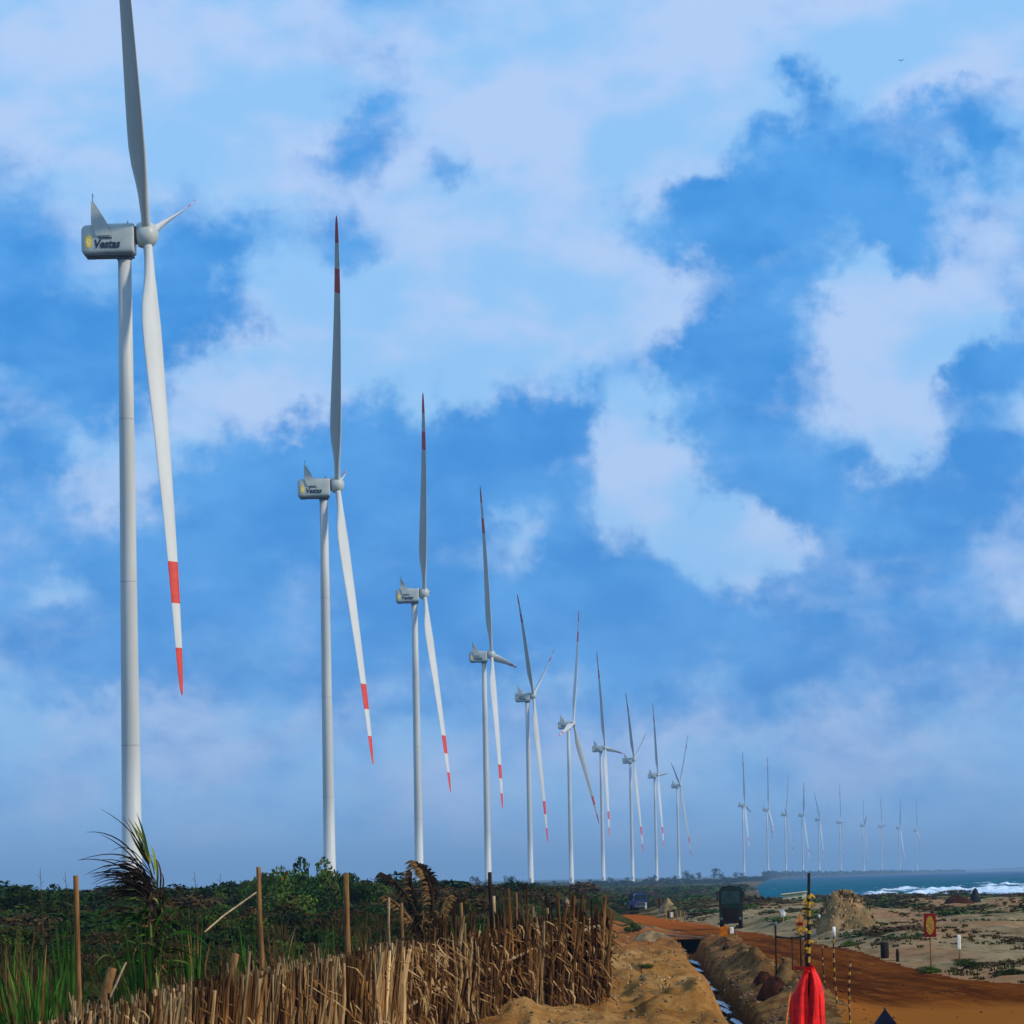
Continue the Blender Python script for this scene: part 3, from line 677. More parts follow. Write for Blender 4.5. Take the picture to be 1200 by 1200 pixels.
def shrub_meshes(n, kind):
    out = []
    for i in range(n):
        rr = random.Random(i*13+len(kind)); bl = []
        for k in range(rr.randint(9, 14)):
            a = rr.uniform(0, 6.28); q = rr.uniform(0, .75)
            bl.append((q*math.cos(a), q*math.sin(a), rr.uniform(.25, .7)*(1.1-q*.5), rr.uniform(.22, .42), rr.uniform(.22, .42), rr.uniform(.18, .34)))
        ms = {'green': [M['leaf'], M['leaf_dry']], 'dark': [M['leaf_dark'], M['leaf']], 'dry': [M['leaf_dry'], M['leaf']]}[kind]
        me_ = crown_mesh('foliage', bl, 2400, .060, ms, i+100)
        sb = MB()
        for k in range(5):
            a = rr.uniform(0, 6.28); sb.tube([(0, 0, -.1), (.2*math.cos(a), .2*math.sin(a), .3), (.45*math.cos(a), .45*math.sin(a), .62)], [.035, .022, .01], 5)
        out.append((me_, sb.mesh('stem', [M['bark']])))
    return out
SH = {k: shrub_meshes(4, k) for k in ('green', 'dark', 'dry')}
def shrub(x, y, s, kind, label, group, sz=1.0, name='shrub', cat='shrub', dz=0.0):
    me_, st = random.choice(SH[kind])
    o = empty(name, (x, y, hz(x, y)-.05*s+dz), random.uniform(0, 6.28)); o.scale = (s*.8, s, s*sz)
    link('foliage', me_, o); link('stem', st, o); tag(o, label, cat, group); return o
# skyline bushes on the left rise (image x, top y, half width px, distance)
rs = random.Random(5)
HILL = [(20,1033,40,'dark',170),(62,1036,26,'dark',190),(-20,1034,30,'dark',180),(105,1047,22,'green',200),(215,1046,24,'green',230),(255,1043,22,'green',220),(290,1032,26,'dark',200),
 (325,1014,34,'green',190),(352,1006,36,'dark',195),(382,1010,32,'green',205),(410,1021,28,'dark',200),(308,1024,24,'dark',196),(368,1026,40,'dark',188),(440,1034,24,'green',215),(330,1040,50,'green',160),(270,1055,40,'dark',150),(395,1052,40,'dark',165),(240,1062,36,'green',130),(440,1060,30,'dark',150),
 (30,1062,60,'green',150),(110,1068,40,'dark',130),(60,1052,36,'green',165),(190,1058,34,'dark',170),(0,1078,40,'green',115),(300,1068,34,'green',125),(350,1064,34,'dark',135),(160,1070,30,'green',140)]
HL = ['dark bush on the skyline at the far left edge', 'dark round bush on the skyline just left of the leftmost post', 'dark bush on the skyline cut by the left edge of the photo', 'green bush on the skyline just right of the leftmost post',
 'green bush on the skyline right of the spiky plant', 'green bush on the skyline just left of the second tall post', 'dark bush on the skyline right behind the second tall post', 'high green bush where the left rise starts to peak',
 'highest dark bush on the rise, left of the second turbine tower', 'green bush hiding the foot of the second turbine tower', 'dark bush on the skyline at the third tall post', 'dark bush on the left shoulder of the high bushes', 'wide dark bush in front of the foot of the second turbine tower', 'green bush on the skyline left of the curling palm fronds',
 'wide green bush below the highest dark bush', 'wide dark bush in front of the second tall post skyline', 'wide dark bush beneath the second turbine tower', 'green bush low on the slope left of the second tall post', 'dark bush behind the curling palm fronds, left side',
 'wide green bush on the slope left of the leftmost post', 'dark bush low on the slope right of the leftmost post', 'green bush behind the leftmost post halfway up the slope', 'dark bush on the slope right behind the spiky plant', 'wide green bush low on the slope at the left edge',
 'green bush low on the slope just behind the second tall post', 'dark bush low on the slope between the two tall posts', 'green bush low on the slope behind the spiky plant trunk']
for i, (px, py, hw, kd, Y) in enumerate(HILL):
    p = PY(px, py, Y); g = hz(p[0], Y); hgt = max(p[2]-g, .5); s = hw*1.15/FPX*Y/.8
    shrub(p[0], Y, s, kd, HL[i], None, hgt/(s*.92), 'bush', 'bush')
def cover(name, items, label, lod, seed):      # low growth nobody could count
    g = np.random.default_rng(seed); base = {}
    for kd, lst in SH.items():
        base[kd] = []
        for me_, _ in lst:
            v = np.empty(len(me_.vertices)*3, np.float32); me_.vertices.foreach_get('co', v); base[kd].append(v.reshape(-1, 4, 3))
    mats = {'green': M['leaf'], 'dark': M['leaf_dark'], 'dry': M['leaf_dry']}; ks = list(mats); Vs = []; mi = []
    for x, y, s, kd, sz in items:
        b_ = base[kd][g.integers(len(base[kd]))]; b_ = b_[g.permutation(len(b_))[:lod]]
        if lod < 1000: c_ = b_.mean(1, keepdims=True); b_ = c_+(b_-c_)*1.5
        q = g.uniform(0, 6.28); c_, s_ = math.cos(q), math.sin(q); X_ = (b_[..., 0]*c_-b_[..., 1]*s_)*s*.8*1.3; Y_ = (b_[..., 0]*s_+b_[..., 1]*c_)*s*1.3
        Vs.append(np.stack([X_+x, Y_+y, b_[..., 2]*s*sz+hz(x, y)-.06*s], -1)); mi.append(np.full(len(b_), ks.index(kd)))
    V_ = np.concatenate(Vs).reshape(-1, 3)
    tag(link(name, npmesh(name, V_, np.arange(len(V_)).reshape(-1, 4), [mats[k] for k in ks], False, np.concatenate(mi))), label, 'scrub', None, 'stuff')
it = []
for i in range(330):
    Y = rs.uniform(95, 430); px = rs.uniform(-60, 715 if Y > 330 else 655); x = (px-600)/FPX*Y
    kd = rs.choice(['green', 'dark', 'dark', 'dry']) if px < 480 else rs.choice(['dry', 'dark', 'green', 'dry'])
    it.append((x, Y, rs.choice([.7, 1.0, 1.4, 2.2])*rs.uniform(.8, 1.2)*(Y/200)**.6, kd, rs.uniform(.25, .60)))
for i in range(230):
    px = rs.uniform(-40, 610); Y = rs.uniform(62, 160); x = (px-600)/FPX*Y
    if x > float(fence_x(min(Y, 75.5)))-.8 and Y < 82: continue
    it.append((x, Y, rs.uniform(.5, .95), rs.choice(['dark', 'dark', 'dry', 'green']), rs.uniform(.6, .9)))
cover('low_scrub', it, 'low tangled green and brown scrub covering the rise behind the fence', 900, 1)
it = []
while len(it) < 420:
    Y = rs.uniform(118, 600); px = rs.uniform(745, 1290); x = (px-600)/FPX*Y
    if x < xditch(Y)+2 or inpoly(np.array([x]), np.array([Y]), ROADP)[0] or polydist(np.array([x]), np.array([Y]), ROADP)[0] < 1.2: continue
    cl = float(fbm(np.array([x/5]), np.array([Y/26]), 3, 33)[0]) + .25*(1 if px < 900 and Y > 150 else 0)
    if cl < .02: continue
    it.append((x, Y, rs.choice([.35, .5, .7, 1.0, 1.7, 2.4])*rs.uniform(.8, 1.2)*(Y/250)**.7, rs.choice(['green', 'dry', 'dry', 'dark']), rs.uniform(.14, .30)))
for i in range(260):
    Y = rs.uniform(330, 1500); px = rs.uniform(640, 862); x = (px-600)/FPX*Y
    it.append((x, Y, rs.uniform(1.6, 3.4)*(Y/600)**.8, rs.choice(['dark', 'dry', 'green', 'dark']), rs.uniform(.25, .45)))
cover('dune_scrub', it, 'low creeping scrub over the sand dunes between road and sea', 450, 2)
for (px, py, hw, kd, sz, lab) in ((1135, 1135, 16, 'dark', .7, 'dark green bush at the foot of the right white post'), (998, 1109, 12, 'green', .6, 'bright green low plant at the road edge behind the striped stakes'),
    (700, 1062, 12, 'dark', .9, 'small dark bush where the reed fence ends'), (742, 1092, 12, 'green', .8, 'green bush left of the road before the blue vehicle'), (757, 1135, 10, 'green', .5, 'small green weed on the sand bank'),
    (1180, 1143, 22, 'green', .4, 'green low plant at the right edge beside the road'), (1085, 1140, 26, 'green', .3, 'green low growth at the foot of the speed sign')):
    p = onground(px, py); s = hw/FPX*p[1]/.8; shrub(p[0], p[1], s, kd, lab, None, sz, 'bush', 'bush')

# grass stuff over dunes and scrub: one joined object each
def tuft_stuff(name, pts, hgt, nb, mats, label, seed):
    g = np.random.default_rng(seed); P = np.asarray(pts); n = len(P)
    P = np.repeat(P, nb, 0); m_ = len(P); sc_ = np.repeat(g.uniform(.6, 1.4, n), nb)
    a = g.uniform(0, 6.28, m_); d = np.stack([np.cos(a), np.sin(a), a*0], -1)
    P = P+d*g.uniform(0, .12, m_)[:, None]*sc_[:, None]
    h = hgt*sc_*g.uniform(.5, 1.1, m_); lean = g.uniform(.1, .6, m_); wdt = .010+.014*g.random(m_)
    w_ = wdt*np.maximum(1, P[:, 1]/110)
    s = np.stack([np.ones(m_), g.uniform(-.4, .4, m_), np.zeros(m_)], -1)*w_[:, None]
    mid = P+d*(lean*h*.3)[:, None]; mid[:, 2] += h*.6; tip = P+d*(lean*h)[:, None]; tip[:, 2] += h; tip[:, 0] -= .15*h
    V_ = np.stack([P-s, P+s, mid+s*.8, mid-s*.8, tip], 1).reshape(-1, 3); b0 = np.arange(m_)[:, None]*5
    F_ = np.concatenate([b0+np.array([[0, 1, 2]]), b0+np.array([[0, 2, 3]]), b0+np.array([[3, 2, 4]])])
    mi = np.tile((g.random(m_) < .4).astype(int), 3)
    o = link(name, npmesh(name, V_, F_, mats, False, mi)); tag(o, label, 'grass', None, 'stuff')
def scatter(n, pxr, Yr, seed, ok):
    g = np.random.default_rng(seed); Y = np.exp(g.uniform(math.log(Yr[0]), math.log(Yr[1]), n)); px = g.uniform(*pxr, n); X = (px-600)/FPX*Y
    cl = fbm(X/3, Y/9, 3, seed); kp = ok(X, Y) & (cl > (.12 if seed == 3 else -.12)); X, Y = X[kp], Y[kp]
    return np.stack([X, Y, H(X, Y)-.02], -1)
notroad = lambda X, Y: (~inpoly(X, Y, ROADP)) & (X > xditch(Y)+2.6)
tuft_stuff('dune_grass', scatter(7000, (745, 1290), (112, 600), 3, notroad), .12, 9, [M['leaf_dry'], M['leaf']], 'dry and green grass growing over the sand dunes', 1)
tuft_stuff('scrub_grass', scatter(7500, (-80, 740), (66, 400), 4, lambda X, Y: X < np.where(Y < 84, fence_x(np.minimum(Y, 75.5))-.5, Y*.024-1)), .42, 10, [M['leaf_dry'], M['leaf']], 'dry brown and green grass covering the rise behind the fence', 2)
tuft_stuff('bank_grass', scatter(300, (650, 860), (78, 200), 6, lambda X, Y: (X > Y*.0235) & (X < xditch(Y)-.6)), .10, 7, [M['reed_pale'], M['leaf_dry']], 'sparse dry grass on the sand bank', 3)
# litter of sand clods on bank and spoil
def clods(name, pts, size, mtl, label, seed):
    g = np.random.default_rng(seed); P = np.asarray(pts); n = len(P)
    oct_ = np.array([(1, 0, 0), (0, 1, 0), (-1, 0, 0), (0, -1, 0), (0, 0, .8), (0, 0, -.8)]); s = size*g.lognormal(0, .5, n)
    V_ = (P[:, None]+oct_[None]*s[:, None, None]*g.uniform(.6, 1.3, (n, 6, 1))).reshape(-1, 3)
    fo = np.array([(0, 1, 4), (1, 2, 4), (2, 3, 4), (3, 0, 4), (1, 0, 5), (2, 1, 5), (3, 2, 5), (0, 3, 5)])
    F_ = (np.arange(n)[:, None, None]*6+fo[None]).reshape(-1, 3)
    tag(link(name, npmesh(name, V_, F_, mtl, False)), label, 'clods', None, 'stuff')
g = np.random.default_rng(8); Y = np.exp(g.uniform(math.log(64), math.log(215), 5200)); X = xditch(Y)-3.2+g.uniform(-1.2, 6.2, 5200)
kp = (~inpoly(X, Y, ROADP)) & (X > np.where(Y < 76, fence_x(Y)+.1, Y*.022)) & (fbm(X/.8, Y/2.5, 3, 2) > -.1); X, Y = X[kp], Y[kp]
clods('sand_clods', np.stack([X, Y, H(X, Y)], -1), .028, M['heap_sand'], 'clods of sand strewn over the bank and the spoil ridge', 4)
g = np.random.default_rng(18); Y = np.exp(g.uniform(math.log(84), math.log(215), 6000)); X = xditch(Y)+g.uniform(-.5, 2.9, 6000)
kp = (~inpoly(X, Y, ROADP)) & (fbm(X/.5, Y/1.8, 3, 12) > 0); X, Y = X[kp], Y[kp]
clods('dark_clods', np.stack([X, Y, H(X, Y)], -1), .032, M['concrete'], 'dark clods of dug soil along the ditch', 14)
g = np.random.default_rng(9); Y = np.exp(g.uniform(math.log(84), math.log(300), 2500)); px = g.uniform(720, 1230, 2500); X = (px-600)/FPX*Y
dd = polydist(X, Y, ROADP); kp = inpoly(X, Y, ROADP) & ((g.random(2500) < .12) | (dd < .5)); X, Y = X[kp], Y[kp]
clods('road_stones', np.stack([X, Y, H(X, Y)], -1), .020, M['heap_dark'], 'small red stones and clods on the earth road', 5)

# ------------------------------------------------------------------ trees on the far horizon
def far_tree_meshes(n):
    out = []
    for i in range(n):
        rr = random.Random(i+40); bl = []
        for k in range(rr.randint(4, 7)):
            bl.append((rr.uniform(-.28, .28), rr.uniform(-.28, .28), rr.uniform(.4, .9), rr.uniform(.12, .24), rr.uniform(.12, .24), rr.uniform(.10, .2)))
        cm = crown_mesh('crown', bl, 260, .055, [M['leaf_far']], i+7)
        tb = MB().tube([(0, 0, -.05), (.02, 0, .3), (-.02, 0, .65)], [.035, .025, .012], 6).tube([(0, 0, .3), (.16, .05, .6)], [.018, .008], 5).tube([(.0, 0, .4), (-.15, -.05, .65)], [.015, .007], 5)
        out.append((cm, tb.mesh('trunk', [M['bark']])))
    return out
FT = far_tree_meshes(5)
rt = random.Random(9)
FARS = [(527,12,1500),(512,10,1500),(558,13,1500),(568,10,1500),(597,14,1500),(545,8,1500),(612,7,1600),(633,7,1700),(640,6,1700),(652,7,1800),(690,7,1900),(697,6,1900),(716,8,2000),(722,6,2000),(733,7,2200),
 (763,7,2300),(768,9,2300),(783,6,2300),(790,8,2400),(806,12,2400),(812,9,2400),(820,9,2500),(838,12,2600),(846,9,2700),(862,8,3200),(870,7,3400)]
TX = [0, 155, 386, 491, 574, 624, 671, 709, 743, 770, 797, 872, 2000]
ON = ['', 'nearest', 'second', 'third', 'fourth', 'fifth', 'sixth', 'seventh', 'eighth', 'ninth', 'tenth', 'eleventh']
OR = ['first', 'second', 'third', 'fourth', 'fifth', 'sixth', 'seventh']
seen = {}
for px, hpx, Y in sorted(FARS):
    p = PY(px, 1040, Y); h = hpx/FPX*Y*1.35
    me_, st = rt.choice(FT); o = empty('tree', (p[0], Y, hz(p[0], Y)), rt.uniform(0, 6)); o.scale = (h*1.0, h, h)
    link('crown', me_, o); link('trunk', st, o)
    k = sum(1 for v in TX if v < px)-1; seen[k] = seen.get(k, 0)+1
    tag(o, '%s of the small horizon trees between the %s and %s turbine towers, counting from left' % (OR[seen[k]-1], ON[k], ON[k+1]), 'tree', 'small dark trees along the hazy horizon')
# treelines that read as one mass
def treeline(pts, hgt, dens, label, seed):
    g = np.random.default_rng(seed); Vs = []; n = 0
    P0 = np.array(pts); seg = np.linalg.norm(np.diff(P0, axis=0), axis=1); tot = seg.sum(); N_ = dens
    tt = g.uniform(0, tot, N_); cs = np.concatenate([[0], np.cumsum(seg)])
    X = np.interp(tt, cs, P0[:, 0]); Y = np.interp(tt, cs, P0[:, 1])+g.normal(0, 12, N_)
    top = hgt*(.45+.75*np.clip(vn(tt/9, tt*0, seed)*.6+vn(tt/30, tt*0, seed+1)*.7, 0, 1.3))
    z = np.maximum(H(X, Y), -2)+top*g.random(N_)**.7
    P = np.stack([X, Y, z], -1); s = hgt*.14*g.uniform(.6, 1.4, N_)[:, None]
    a = g.normal(size=(N_, 3)); a /= np.linalg.norm(a, axis=1)[:, None]; b_ = np.cross(a, g.normal(size=(N_, 3))); b_ /= np.linalg.norm(b_, axis=1)[:, None]
    V_ = np.stack([P-a*s, P-b_*s*.6, P+a*s, P+b_*s*.6], 1).reshape(-1, 3)
    tag(link('treeline', npmesh('treeline', V_, np.arange(N_*4).reshape(-1, 4), [M['leaf_far']], False)), label, 'treeline', None, 'stuff')
treeline([(-330, 1500), (-120, 1550), (30, 1800), (110, 2300), (170, 3000), (225, 3900)], 2.6, 26000, 'dark line of low trees and scrub along the horizon behind the turbines', 1)
treeline([(225, 3950), (300, 5000), (400, 5800), (560, 6900), (760, 8300), (980, 9400)], 6.5, 14000, 'blue hazy line of trees on the far shore behind the surf', 2)

# ------------------------------------------------------------------ reed fence
fence = empty('reed_fence', (-3.5, 57, hz(-3.5, 57)))
tag(fence, 'long fence of upright brown palm stalks running from bottom left to the sand bank', 'fence')
fo = np.array(fence.location)
FYs = np.array([46., 50, 56, 60.5, 66, 70.5, 75.5]); 
FTOP = [(20, 1215), (80, 1193), (240, 1150), (360, 1128), (480, 1104), (560, 1090), (640, 1078), (712, 1070)]
def fence_pt(px):                  # plan position along the fence for a bearing
    Ys = np.linspace(38, 75.5, 800); xs = fence_x(Ys); b = xs/Ys; tgt = (px-608)/FPX
    k = int(np.argmin(np.abs(b-tgt))); return xs[k], Ys[k]
def fence_top(px, Y):
    py = np.interp(px, [a for a, _ in FTOP], [b for _, b in FTOP]); return PY(px, py, Y)[2]
_fp = np.linspace(-90, 730, 500); _fg = np.array([fence_pt(v) for v in _fp]); _fz = H(_fg[:, 0], _fg[:, 1])
def fground(px): return float(np.interp(px, _fp, _fz))
def stalk_mesh(seed, h, w, mtl, bend=.05):
    rr = random.Random(seed); mb = MB(); pts = []; x = y = 0
    for k in range(4):
        pts.append((x, y, h*k/3)); x += rr.uniform(-bend, bend); y += rr.uniform(-bend, bend)
    mb.tube(pts, [w*1.0, w*.9, w*.8, w*.45], 4, sq=.5)
    if rr.random() < .6: mb.tube([(pts[2][0], pts[2][1], h*.72), (pts[2][0]+rr.uniform(-.12, .12), pts[2][1], h*1.04)], [w*.35, w*.1], 3)
    return mb.mesh('stalk', [mtl])
SM = [stalk_mesh(i, 1.0, [.020, .026, .032][i % 3], [M['reed'], M['reed_pale'], M['reed_pale'], M['reed_dark'], M['reed_pale']][i % 5]) for i in range(15)]
rf = random.Random(21)
cnt = 0; stuffV = []; stuffF = []; smi = []; no = 0
pxs = np.linspace(-60, 716, 2600)
order = [int(v) for v in np.random.default_rng(5).permutation(2600)]
own = set(order[:296])
SD = []
for me_ in SM:
    vv = np.empty(len(me_.vertices)*3, np.float32); me_.vertices.foreach_get('co', vv); SD.append((vv.reshape(-1, 3), [tuple(p.vertices) for p in me_.polygons]))
for i, px in enumerate(pxs):
    x, Y = fence_pt(px); far = (px > 500); Y2 = Y + (rf.uniform(-.1, .1) if not far else rf.uniform(-.5, .3)); x2 = x+rf.uniform(-.03, .03)
    base = fground(px)-.05; top = fence_top(px, Y)+rf.gauss(-.02 if px < 480 else -.10, .05 if px < 480 else .08)
    if rf.random() < .03: top += rf.uniform(.1, .3)
    hgt = max(top-base, .3)
    if rf.random() < .12 and i not in own: continue
    if i not in own and rf.random() < .35: hgt *= rf.uniform(.5, .95)
    if far and rf.random() < .3: base += rf.uniform(0, .5)
    tx, ty = rf.gauss(0, .055 if not far else .06), rf.gauss(0, .04)
    if px > 470 and i not in own and rf.random() < .25: tx += rf.uniform(-.45, .25); hgt *= .6
    rotm = Euler((ty, tx, rf.uniform(-.4, .4))).to_matrix()
    q = rf.randrange(15)
    cn = vn(np.array([px/26.]), np.array([3.]), 4)[0]
    if cn < (.36 if px < 500 else .5): q = [3, 8, 13, 0, 10][rf.randrange(5)]
    elif far and rf.random() < .5: q = [3, 8, 13][rf.randrange(3)]
    wid = rf.uniform(.8, 1.5)
    if i in own:
        o = link('stalk', SM[q], fence, (x2-fo[0], Y2-fo[1]-.06, base-fo[2])); o.rotation_euler = rotm.to_euler(); o.scale = (wid*1.2, wid, hgt)
    else:
        vv, ff_ = SD[q]; A = np.array(rotm) @ (np.diag([wid, wid, hgt]))
        W = vv @ A.T + np.array([x2-fo[0], Y2-fo[1], base-fo[2]]); stuffV.append(W)
        stuffF += [(tuple(k+no for k in f), q) for f in ff_]; no += len(W)
me_ = bpy.data.meshes.new('stalk_mass'); me_.from_pydata(np.concatenate(stuffV).tolist(), [], [f for f, _ in stuffF])
for k in (M['reed'], M['reed_pale'], M['reed_dark']): me_.materials.append(k)
kk = [0, 1, 1, 2, 1]
me_.polygons.foreach_set('material_index', [kk[q % 5] for _, q in stuffF])
tag(link('stalk_mass', me_, fence), kind='stuff')
# dark sheet behind the stalks, its colour standing in for shade in the gaps
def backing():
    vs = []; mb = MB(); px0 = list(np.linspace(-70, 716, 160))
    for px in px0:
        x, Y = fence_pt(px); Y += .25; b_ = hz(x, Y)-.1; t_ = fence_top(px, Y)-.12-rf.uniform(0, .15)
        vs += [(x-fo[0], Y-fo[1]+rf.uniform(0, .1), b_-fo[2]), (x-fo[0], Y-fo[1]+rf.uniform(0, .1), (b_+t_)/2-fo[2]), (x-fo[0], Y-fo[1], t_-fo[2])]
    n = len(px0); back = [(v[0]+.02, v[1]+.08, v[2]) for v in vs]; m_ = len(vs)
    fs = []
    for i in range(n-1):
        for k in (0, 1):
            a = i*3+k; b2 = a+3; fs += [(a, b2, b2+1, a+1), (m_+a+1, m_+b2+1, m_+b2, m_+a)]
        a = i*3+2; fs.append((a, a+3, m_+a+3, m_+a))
    mb.add(vs+back, fs); mb.build('dark_gap_backing', M['reed_dark'], fence)
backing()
# drooping dead leaf strips over the right half
def droop(n, pr, seed):
    mb = MB(); g_ = random.Random(seed)
    for i in range(n):
        px = g_.uniform(*pr); x, Y = fence_pt(px); Y -= g_.uniform(.05, .45); b_ = fground(px); t_ = fence_top(px, Y)
        z = b_+(t_-b_)*g_.random()**.8; dx = g_.gauss(0, .10 if px < 520 else .13); l = g_.uniform(.08, .42)
        p0 = Vector((x-fo[0], Y-fo[1], z-fo[2])); pts = [p0, p0+Vector((dx*.5, -.05, -l*.10)), p0+Vector((dx*.9, -.09, -l*.5)), p0+Vector((dx*.8, -.1, -l))]
        if g_.random() < .5: sl = g_.uniform(-.35, .35); pts = [p0+Vector((sl*k_, -.03*k_, -l*k_*.9)) for k_ in (0, .33, .66, 1)]
        w = g_.uniform(.012, .035); mb.ribbon(pts, [w*.7, w, w*.8, w*.2], (1, .3, .15), g_.choice([0, 0, 1, 2] if px < 500 else [0, 0, 2, 2, 1]))
    return mb
tag(droop(1800, (470, 718), 4).build('hanging_leaf_strips', [M['reed'], M['reed_pale'], M['reed_dark']], fence), kind='stuff')
tag(droop(700, (60, 480), 5).build('leaf_strips', [M['reed'], M['reed_pale'], M['reed_dark']], fence), kind='stuff')
# posts standing out of the fence (image x, top y, lean px, width px, material)
for px, ty, ln, w, mt in ((88, 1026, 4, 7, 'wood'), (303, 1016, 3, 6, 'wood'), (406, 1023, 2, 7, 'wood'), (455, 1052, 0, 3, 'wood_pale'), (471, 1058, 0, 4, 'wood'), (574, 1022, 1, 5, 'wood_dark'), (541, 1058, 0, 4, 'wood'), (605, 1046, 0, 3, 'wood'), (642, 1064, 0, 3, 'wood_pale'), (578, 1050, 4, 4, 'wood_pale')):
    x, Y = fence_pt(px+ln); Y += .35; b_ = hz(x, Y)-.2; T = PY(px, ty, Y); w_ = w/FPX*Y/2
    P0 = np.array([x, Y, b_])-fo; P1 = T-fo; g_ = random.Random(px)
    pts = [P0+(P1-P0)*t_+np.array([g_.uniform(-.012, .012), 0, 0]) for t_ in np.linspace(0, 1, 7)]
    MB().tube(pts, [w_*(1.1-.2*t_) for t_ in np.linspace(0, 1, 7)], 8).build('post', M[mt], fence, True)
# rails / branches tied across the stalks
for pl, w, mt in (([(478, 1180), (510, 1160), (545, 1150), (590, 1128), (640, 1105), (700, 1085)], 5, 'wood_pale'), ([(240, 1092), (262, 1073), (300, 1046)], 2.0, 'wood_pale')):
    pts = []
    for px, py in pl:
        x, Y = fence_pt(px); pts.append(PY(px, py, Y-.35)-fo)
    MB().tube(pts, w/FPX*60/2, 6).build('tied_branch', M[mt], fence, True)

# leaning logs behind the fence
def log(px0, py0, px1, py1, w, Y, mt, label, taper=.8):
    a, b_ = PY(px0, py0, Y), PY(px1, py1, Y+.15); o_ = np.array([a[0], a[1], a[2]])
    pts = [(b_-a)*t_+np.array([0, 0, .01*math.sin(t_*9)]) for t_ in np.linspace(0, 1, 6)]
    o = MB().tube(pts, [w/FPX*Y/2*(1-(1-taper)*t_) for t_ in np.linspace(0, 1, 6)], 8).build('log', M[mt], None, True)
    o.location = tuple(o_); tag(o, label, 'log')
log(108, 1215, 132, 1135, 15, 54, 'wood', 'short thick orange brown log leaning right of the leftmost fence post', .7)
log(262, 1200, 276, 1118, 11, 58, 'wood', 'dark leaning stump of wood left of the second tall post')
log(118, 1190, 148, 1128, 4, 53, 'wood_pale', 'thin pale stick crossing the leaning log', .5)

# ------------------------------------------------------------------ spiky plants and reeds
def blade_pts(rr, h, lean, droop_, n=7, ang=0):
    pts = []; 
    for k in range(n):
        t_ = k/(n-1); r_ = lean*t_**1.2+droop_*t_**3*.5; z = h*(t_-droop_/max(h, .01)*.45*t_**3)
        pts.append((r_*math.cos(ang), r_*math.sin(ang), z))
    return pts
def reed_clump(px, py_base, py_top, wpx, Y, nb, mats, label, seed, stiff=.4, name='reed_clump', cat='reeds', group=None):
    rr = random.Random(seed); b_ = PY(px, py_base, Y); h = (py_base-py_top)/FPX*Y; hw = wpx/FPX*Y/2
    gz = hz(b_[0], Y); h += max(b_[2]-gz, 0); mb = MB()
    for i in range(nb):
        a = rr.uniform(0, 6.28); l = rr.random()**.8*hw; hh = h*rr.uniform(.45, 1.05)
        pts = blade_pts(rr, hh, l*(1-stiff)+.02, l*rr.uniform(.2, 1.3), 7, a); ox, oy = rr.gauss(0, hw*.22), rr.gauss(0, hw*.3)
        pts = [(p[0]+ox-.05*hh*(p[2]/h)**2, p[1]+oy, p[2]) for p in pts]; w = rr.uniform(.014, .034)*(1.8 if mats is G and rr.random() < .5 else 1)
        s = Vector((math.cos(rr.uniform(-.9, .9)), rr.uniform(-.8, .8), 0))
        mb.ribbon(pts, [w*.7, w, w*1.05, w, w*.8, w*.5, w*.08], s, rr.choice(range(len(mats))) if rr.random() < .4 else 0)
    o = mb.build(name, [M[k] for k in mats]); o.location = (b_[0], Y, gz-.03); tag(o, label, cat, group); return o
G = ['blade_green', 'leaf', 'blade_lime', 'reed']
reed_clump(42, 1215, 1108, 120, 52, 230, G, 'broad green reed clump in the bottom left corner', 1, .2)
reed_clump(10, 1215, 1105, 60, 55, 60, ['reed', 'leaf_dry', 'blade_green'], 'dry brown reed clump at the left edge of the photo', 2)
reed_clump(80, 1180, 1062, 42, 57, 40, G, 'tall green reeds growing around the leftmost fence post', 3)
reed_clump(22, 1150, 1085, 60, 62, 60, ['leaf_dry', 'reed', 'leaf'], 'dry grass clump behind the bottom left reeds', 4)
reed_clump(170, 1175, 1082, 66, 57, 100, G, 'green reed clump under the wind blown spiky plant', 5)
reed_clump(226, 1165, 1068, 46, 59, 60, G, 'green reed clump right of the wind blown spiky plant', 6)
reed_clump(140, 1185, 1100, 50, 55, 60, ['leaf_dark', 'blade_green'], 'dark green reeds behind the short leaning log', 7)
reed_clump(295, 1150, 1085, 50, 60, 60, G, 'green reed clump at the second tall fence post', 8)
reed_clump(345, 1140, 1095, 50, 62, 60, G, 'green reeds between the second and third tall fence posts', 9)
reed_clump(388, 1130, 1085, 40, 64, 50, ['blade_green', 'leaf'], 'green reeds just left of the third tall fence post', 10)
reed_clump(262, 1140, 1095, 50, 62, 60, ['leaf_dry', 'reed_dark', 'leaf'], 'brown dry weeds behind the fence left of the second tall post', 11)
reed_clump(330, 1120, 1070, 70, 70, 90, ['reed', 'leaf_dry', 'reed_pale'], 'dry tan grass patch behind the fence right of the second tall post', 12)
reed_clump(430, 1120, 1070, 60, 72, 70, ['leaf_dry', 'reed_dark', 'reed'], 'brown weeds left of the curling dry palm fronds', 13)
reed_clump(555, 1095, 1050, 40, 78, 60, ['leaf', 'blade_green', 'leaf_dry'], 'green weeds behind the fence right of the curling palm fronds', 14)
reed_clump(620, 1085, 1052, 80, 80, 90, ['reed_dark', 'leaf_dry', 'reed'], 'brown weeds behind the right half of the fence', 15)
reed_clump(520, 1100, 1048, 40, 76, 60, ['reed', 'frond', 'reed_dark'], 'orange brown weeds right beside the curling palm fronds', 16)
reed_clump(200, 1120, 1062, 60, 64, 70, ['leaf_dry', 'leaf', 'reed'], 'olive and dry weeds behind the spiky plant', 17)
reed_clump(500, 1175, 1120, 300, 61, 0, ['reed'], 'x', 18) if False else None

